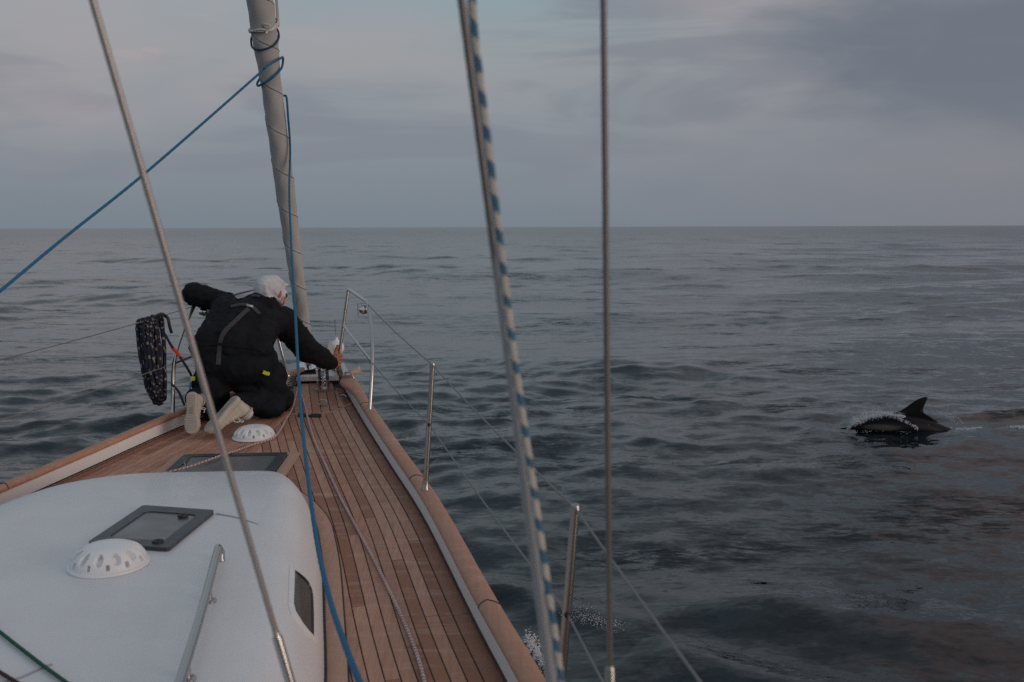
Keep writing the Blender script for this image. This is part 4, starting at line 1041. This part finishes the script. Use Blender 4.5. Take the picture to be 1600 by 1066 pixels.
# shoes
def shoe(name, toe, heel, soledir, lace=True):
    ax_ = (toe-heel); L = ax_.length; x_ = ax_/L; z_ = -(soledir-x_*soledir.dot(x_)).normalized(); y_ = z_.cross(x_)
    R = Matrix((x_, y_, z_)).transposed().to_4x4(); Mx = Matrix.Translation(heel)@R
    outline = [(0, 0), (.004, .022), (.02, .034), (.06, .036), (.11, .033), (.15, .038), (.20, .049), (.235, .048), (.262, .036), (.275, .014), (.276, -.004), (.268, -.026), (.245, -.042), (.21, -.047), (.16, -.038), (.11, -.031), (.06, -.034), (.02, -.032), (.004, -.020)]
    s_ = L/.276; O_ = [(p.x*s_, p.y*s_) for p in cr([(a, b, 0) for a, b in outline], 3, closed=True)]; n = len(O_)
    cx_, cy_ = .14*s_, 0
    rings = [(.86, -.002), (.97, .0), (1.0, .006), (1.0, .026), (.975, .03)]
    v = [Mx@Vector((cx_+(a-cx_)*k, b*k, z)) for k, z in rings for a, b in O_]
    f = [(j*n+i, j*n+(i+1) % n, (j+1)*n+(i+1) % n, (j+1)*n+i) for j in range(len(rings)-1) for i in range(n)]+[tuple(range(n))[::-1], tuple((len(rings)-1)*n+i for i in range(n))]
    root = bpy.data.objects.new(name, None); COL.objects.link(root); root.parent = per
    mb = MB(); mb.add(v, f)
    sole = mb.build('sole', M['sole'], root, sharp=35)
    # tread ribs
    mb = MB()
    for i in range(22):
        x__ = (.022+.0108*i)*s_; wds = np.interp(x__/s_, [0, .02, .06, .11, .15, .2, .235, .262, .27], [.0, .028, .03, .026, .03, .041, .040, .028, .01])*s_
        mb.box(Mx@Vector((x__, .001, -.003)), (.0032, wds*.9, .0024), R.to_3x3())
    rib = mb.build('tread', M['sole'], root, smooth=False)
    mb = MB(); mb.box(Mx@Vector((.125*s_, 0, -.0062)), (.020, .010, .0012), R.to_3x3()); mb.build('heel_mark', M['soleband'], root, smooth=False)
    T = lambda x, y, z: Mx@Vector((x*s_, y*s_, z*s_))
    up_ = blob('upper', [(T(.035, 0, .05), T(.035, 0, .10), .036*s_, .040*s_), (T(.04, 0, .05), T(.20, 0, .040), .034, .034), (T(.20, .004, .036), T(.238, .002, .034), .036, .026), (T(.07, 0, .075), T(.15, 0, .055), .034, .030)], [(T(.04, 0, .11), (.04, .036, .014), R.to_euler())], .006, M['shoe'], root, smooth=3, fold=.0012)
    mb = MB(); mb.tube([T(.035+.043*math.cos(a), .043*math.sin(a), .118+.006*math.cos(2*a)) for a in np.linspace(0, 2*PI, 20)[:-1]], .006*s_, 8, closed=True); mb.build('ankle_rim', M['shoe'], root)
    if lace:
        mb = MB()
        for k in range(4):
            xx = .10+.02*k; mb.tube([T(xx, -.03, .075-.006*k), T(xx+.004, 0, .092-.008*k), T(xx, .03, .075-.006*k)], .0035, 7)
        for sgn in (-1, 1):
            mb.tube(cr([T(.09, 0, .10), T(.085, .03*sgn, .125), T(.10, .045*sgn, .115), T(.095, .01*sgn, .098)], 5), .003, 7)
            mb.tube(cr([T(.09, 0, .10), T(.10, .035*sgn, .11), T(.125, .05*sgn, .085), T(.13, .055*sgn, .06)], 5), .003, 7)
        mb.build('laces', M['tie'], root)
    return root
shoe('shoe', at(300, 678, y=6.02), at(299, 612, y=6.13), Vector((-.10, -1, .25)))
shoe('shoe', at(320, 674, y=6.02), at(370, 618, y=6.17), Vector((-.72, -.62, .15)))
mb = MB(); mb.tube([at(379, 640, y=6.32), at(386, 648, y=6.36)], .045, 14); mb.build('sock', M['hat'], per)

# ------------------------------------------------------------ dolphin and its splash (world frame)
W0 = Matrix.Identity(4)
dp = seaon(1430, 673); YD = dp.y; ZD = dp.z
def dw(px, py, dy=0.):
    f_, r_, u_ = basis(*WY); d = f_+r_*((px-CX)/F)+u_*((CY-py)/F); return WC+d*((YD+dy-WC.y)/d.y)
dol = thing('dolphin', 'dark dolphin with pale flank surfacing to the left of its own wake', 'dolphin', m=W0)
spine = [(1313, 670, .005), (1322, 669.5, .012), (1331, 669, .020), (1338, 669, .045), (1350, 668, .085), (1368, 667, .125), (1390, 667, .155), (1415, 668, .160), (1440, 671, .140), (1465, 677, .115), (1490, 685, .090), (1512, 695, .060), (1530, 706, .035)]
sp_ = [dw(x, y) for x, y, _ in spine]; rd = [r for *_, r in spine]
cs = cr([Vector((p.x, p.z, r)) for p, r in zip(sp_, rd)], 8); v = []; NA = 32; fm = []
for i, c in enumerate(cs):
    t = cs[min(i+1, len(cs)-1)]-cs[max(i-1, 0)]; t = Vector((t.x, 0, t.y)).normalized(); n_ = Vector((-t.z, 0, t.x)); n_ = n_ if n_.z > 0 else -n_
    for k in range(NA):
        a = 2*PI*k/NA; v.append(Vector((c.x, YD, c.y))+n_*(c.z*math.sin(a)*1.08)+Vector((0, 1, 0))*(c.z*.88*math.cos(a)))
f = [(i*NA+k, i*NA+(k+1) % NA, (i+1)*NA+(k+1) % NA, (i+1)*NA+k) for i in range(len(cs)-1) for k in range(NA)]+[tuple(range(NA))[::-1], tuple((len(cs)-1)*NA+k for k in range(NA))]
md = bpy.data.materials.new('dolphin_two_tone'); md.use_nodes = True; t = NT(md.node_tree); b = t.n['Principled BSDF']; b.inputs['Roughness'].default_value = .3; b.inputs['Specular IOR Level'].default_value = .16
tcn = t.add('ShaderNodeTexCoord').outputs['Object']; sx = t.add('ShaderNodeSeparateXYZ'); t.ln(tcn, sx.inputs[0])
pc = dw(1374, 666); 
ex = t.math('DIVIDE', t.math('SUBTRACT', sx.outputs[0], pc.x), .30); ez = t.math('DIVIDE', t.math('SUBTRACT', sx.outputs[2], pc.z+.005), .055)
rr = t.math('ADD', t.math('MULTIPLY', ex, ex), t.math('MULTIPLY', ez, ez)); rr = t.math('ADD', rr, t.math('MULTIPLY', t.noise(tcn, 9, 4), .5))
t.ln(t.mix(t.ramp(rr, [(.35, 0.), (1.5, 1.)]), (.085, .08, .07), (.006, .008, .012)), b.inputs['Base Color'])
mb = MB(); mb.add(v, f); mb.build('body', md, dol, sharp=80)
# dorsal fin: swept, thin, rounded section
FO = [(1394, 648), (1407, 642), (1419, 634), (1429, 627), (1438, 622.5), (1445, 620.5), (1449.5, 621.5), (1447.5, 627), (1444, 634), (1442.5, 641), (1445, 647), (1454, 653), (1466, 661), (1445, 668), (1408, 664)]
P = cr([dw(x, y) for x, y in FO], 3, closed=True); n = len(P); cF = sum(P, Vector())/n; v = []
for k_, off in ((1., 0.), (.90, .012), (.6, .022), (.2, .026)):
    v += [cF+(p-cF)*k_+Vector((0, off, 0)) for p in P]
for k_, off in ((.90, -.012), (.6, -.022), (.2, -.026)):
    v += [cF+(p-cF)*k_+Vector((0, off, 0)) for p in P]
f = []
for a, b in ((0, 1), (1, 2), (2, 3), (0, 4), (4, 5), (5, 6)):
    for i in range(n): f.append((a*n+i, a*n+(i+1) % n, b*n+(i+1) % n, b*n+i))
f += [tuple(3*n+i for i in range(n)), tuple(6*n+i for i in range(n))[::-1]]
mb = MB(); mb.add(v, f); mb.build('dorsal_fin', M['dolphin'], dol, sharp=70)
mb = MB(); fl0 = dw(1385, 684, -.08); mb.tube([fl0, fl0+Vector((.06, -.09, -.06)), fl0+Vector((.16, -.14, -.12))], [.045, .04, .012], 12, flat=.25); mb.build('flipper', M['dolphin'], dol)
tl = dw(1530, 700); 
for s_ in (1, -1):
    mb = MB(); mb.tube([tl, tl+Vector((.08, .09*s_, -.02)), tl+Vector((.20, .22*s_, -.05))], [.04, .06, .01], 12, flat=.2); mb.build('tail_fluke', M['dolphin'], dol)
mb = MB(); mb.lathe([(.004, -.004), (.008, 0), (.004, .004)], 10, Matrix.Translation(dw(1345, 665, -.075))@Matrix.Rotation(PI/2, 4, 'X')); mb.build('eye', M['dark'], dol)

mfo = bpy.data.materials.new('sea_foam'); mfo.use_nodes = True; b = mfo.node_tree.nodes['Principled BSDF']
b.inputs['Base Color'].default_value = (.62, .66, .70, 1); b.inputs['Roughness'].default_value = .4; b.inputs['Subsurface Weight'].default_value = .0
mdr = bpy.data.materials.new('water_drops'); mdr.use_nodes = True; b = mdr.node_tree.nodes['Principled BSDF']
b.inputs['Base Color'].default_value = (.7, .74, .78, 1); b.inputs['Roughness'].default_value = .15; b.inputs['Alpha'].default_value = .8
OCT = [(1, 0, 0), (-1, 0, 0), (0, 1, 0), (0, -1, 0), (0, 0, 1), (0, 0, -1)]; OF = [(0, 2, 4), (2, 1, 4), (1, 3, 4), (3, 0, 4), (2, 0, 5), (1, 2, 5), (3, 1, 5), (0, 3, 5)]
def drop(mb, p, r, st_=(1, 1, 1), ang=0.):
    R = Matrix.Rotation(ang, 3, 'Y')
    mb.add([Vector(p)+R@Vector((a*r*st_[0], b*r*st_[1], c*r*st_[2])) for a, b, c in OCT], OF)
R = random.Random(5)
mb = MB()
# spray over the head and shoulders: jets that thin out upwards
jets = []
for i in range(170):
    x = 1332+80*R.random()**1.25; bot = np.interp(x, [1325, 1340, 1360, 1385, 1412], [666, 659, 652, 648, 652]); top = np.interp(x, [1325, 1345, 1365, 1385, 1412], [655, 636, 634, 640, 646])
    jets.append((x, bot, R.uniform(-9, 3), (bot-top)*R.uniform(.3, 1.35)))
for x, bot, dx, h in jets:
    for k in range(R.randint(12, 40)):
        t_ = R.random()**1.7; p = dw(x+dx*t_+R.gauss(0, 1.6), bot-h*t_+R.gauss(0, .8), -.15+R.gauss(0, .04)); drop(mb, p, (.0018+.0036*R.random()**2)*(1.35-t_), (1+R.random(), 1, .8), R.uniform(-1.4, .4))
# clinging foam running back along the flank
for i in range(1100):
    u = R.random(); x = 1322+u*112; 
    if R.random() > .55+.5*math.sin(x*.35)*math.sin(x*.13+1): continue
    y = np.interp(x, [1320, 1345, 1365, 1385, 1400, 1415, 1434], [671, 660, 652, 649, 652, 659, 670])+R.gauss(0, 1.5)
    drop(mb, dw(x, y, -.16-R.random()*.02), .003+.005*R.random()**2, (1.5, 1, .7), R.uniform(-.6, .6))
for (xa, ya, xb, yb, m_) in ((1447, 632, 1455, 641, 8), (1458, 643, 1480, 652, 20), (1480, 652, 1496, 657, 24), (1492, 650, 1509, 670, 36), (1481, 637, 1482, 645, 5), (1424, 660, 1438, 673, 60), (1446, 665, 1458, 674, 40), (1385, 632, 1392, 639, 8), (1348, 630, 1366, 636, 14), (1470, 645, 1500, 668, 30)):
    for i in range(m_):
        k = R.random(); xx = xa+(xb-xa)*k; yy = ya+(yb-ya)*k-3.*math.sin(k*PI); a_ = math.atan2(yb-ya, xb-xa)
        drop(mb, dw(xx+R.gauss(0, .5), yy+R.gauss(0, .5), -.1), .0025+.002*R.random(), (2.2, 1, .7), a_)
sp1 = mb.build('splash', mdr, None, smooth=False); tag(sp1, 'white spray thrown over the head and back of the dolphin', 'splash', kind='stuff')
def wdrop(mb, px, py, r, jit, st_=(1.5, 1.2, .4)):
    p = seaat(px, py); z = seaz(p.x, p.y); p = seaat(px, py, z); drop(mb, p+Vector((0, 0, R.gauss(0, jit)+.004)), r, st_)
mb = MB()
for i in range(6000):
    u = R.random()**.9; x = 1486+u*150; yc = np.interp(x, [1484, 1500, 1540, 1580, 1640], [672.5, 673.5, 673.5, 671, 667])+1.2*math.sin(x*.11); wdt = np.interp(x, [1484, 1510, 1560, 1640], [2.4, 2.0, 1.3, 1.0])
    if R.random() > .45+.28*math.sin(x*.083+1)+.25*math.sin(x*.21)+.2*math.sin(x*.53): continue
    wdrop(mb, x, yc+R.gauss(0, wdt), .003+.006*R.random()**2, .008, (2.2, 1.2, .5))
for i in range(420):          # wash close round the animal
    x = 1330+R.random()*165; wdrop(mb, x, 673.5+R.gauss(0, 1.1)+1.2*math.sin(x*.09), .0025+.004*R.random()**2, .006, (2., 1.2, .5)) if R.random() < .4+.4*math.sin(x*.17)*math.sin(x*.05) else None
wk = mb.build('wake_foam', mfo, None, smooth=False); tag(wk, 'line of white foam in the wake behind the dolphin', 'foam', kind='stuff')
# foam along the yacht's own side, and bubbles of the bow wave
mb = MB()
for i in range(7500):
    u = R.random(); x = 824+u*52+R.gauss(0, 4); y = 1004+u*66+R.gauss(0, 9)
    if R.random() > .5+.5*math.sin(x*.35)*math.cos(y*.23): continue
    wdrop(mb, x, y, .002+.006*R.random()**2.5, .015, (1.2, 1.2, .7))
for i in range(650):
    u = R.random(); x = 885+u*80+R.gauss(0, 8); y = 955+u*24+R.gauss(0, 8*(1-.3*u)); wdrop(mb, x, y, .0014+.0028*R.random()**2, .006, (1.1, 1.1, .8))
fo = mb.build('bow_foam', mfo, None, smooth=False); tag(fo, 'white foam and bubbles beside the starboard hull', 'foam', kind='stuff')
print('planks', nb_)
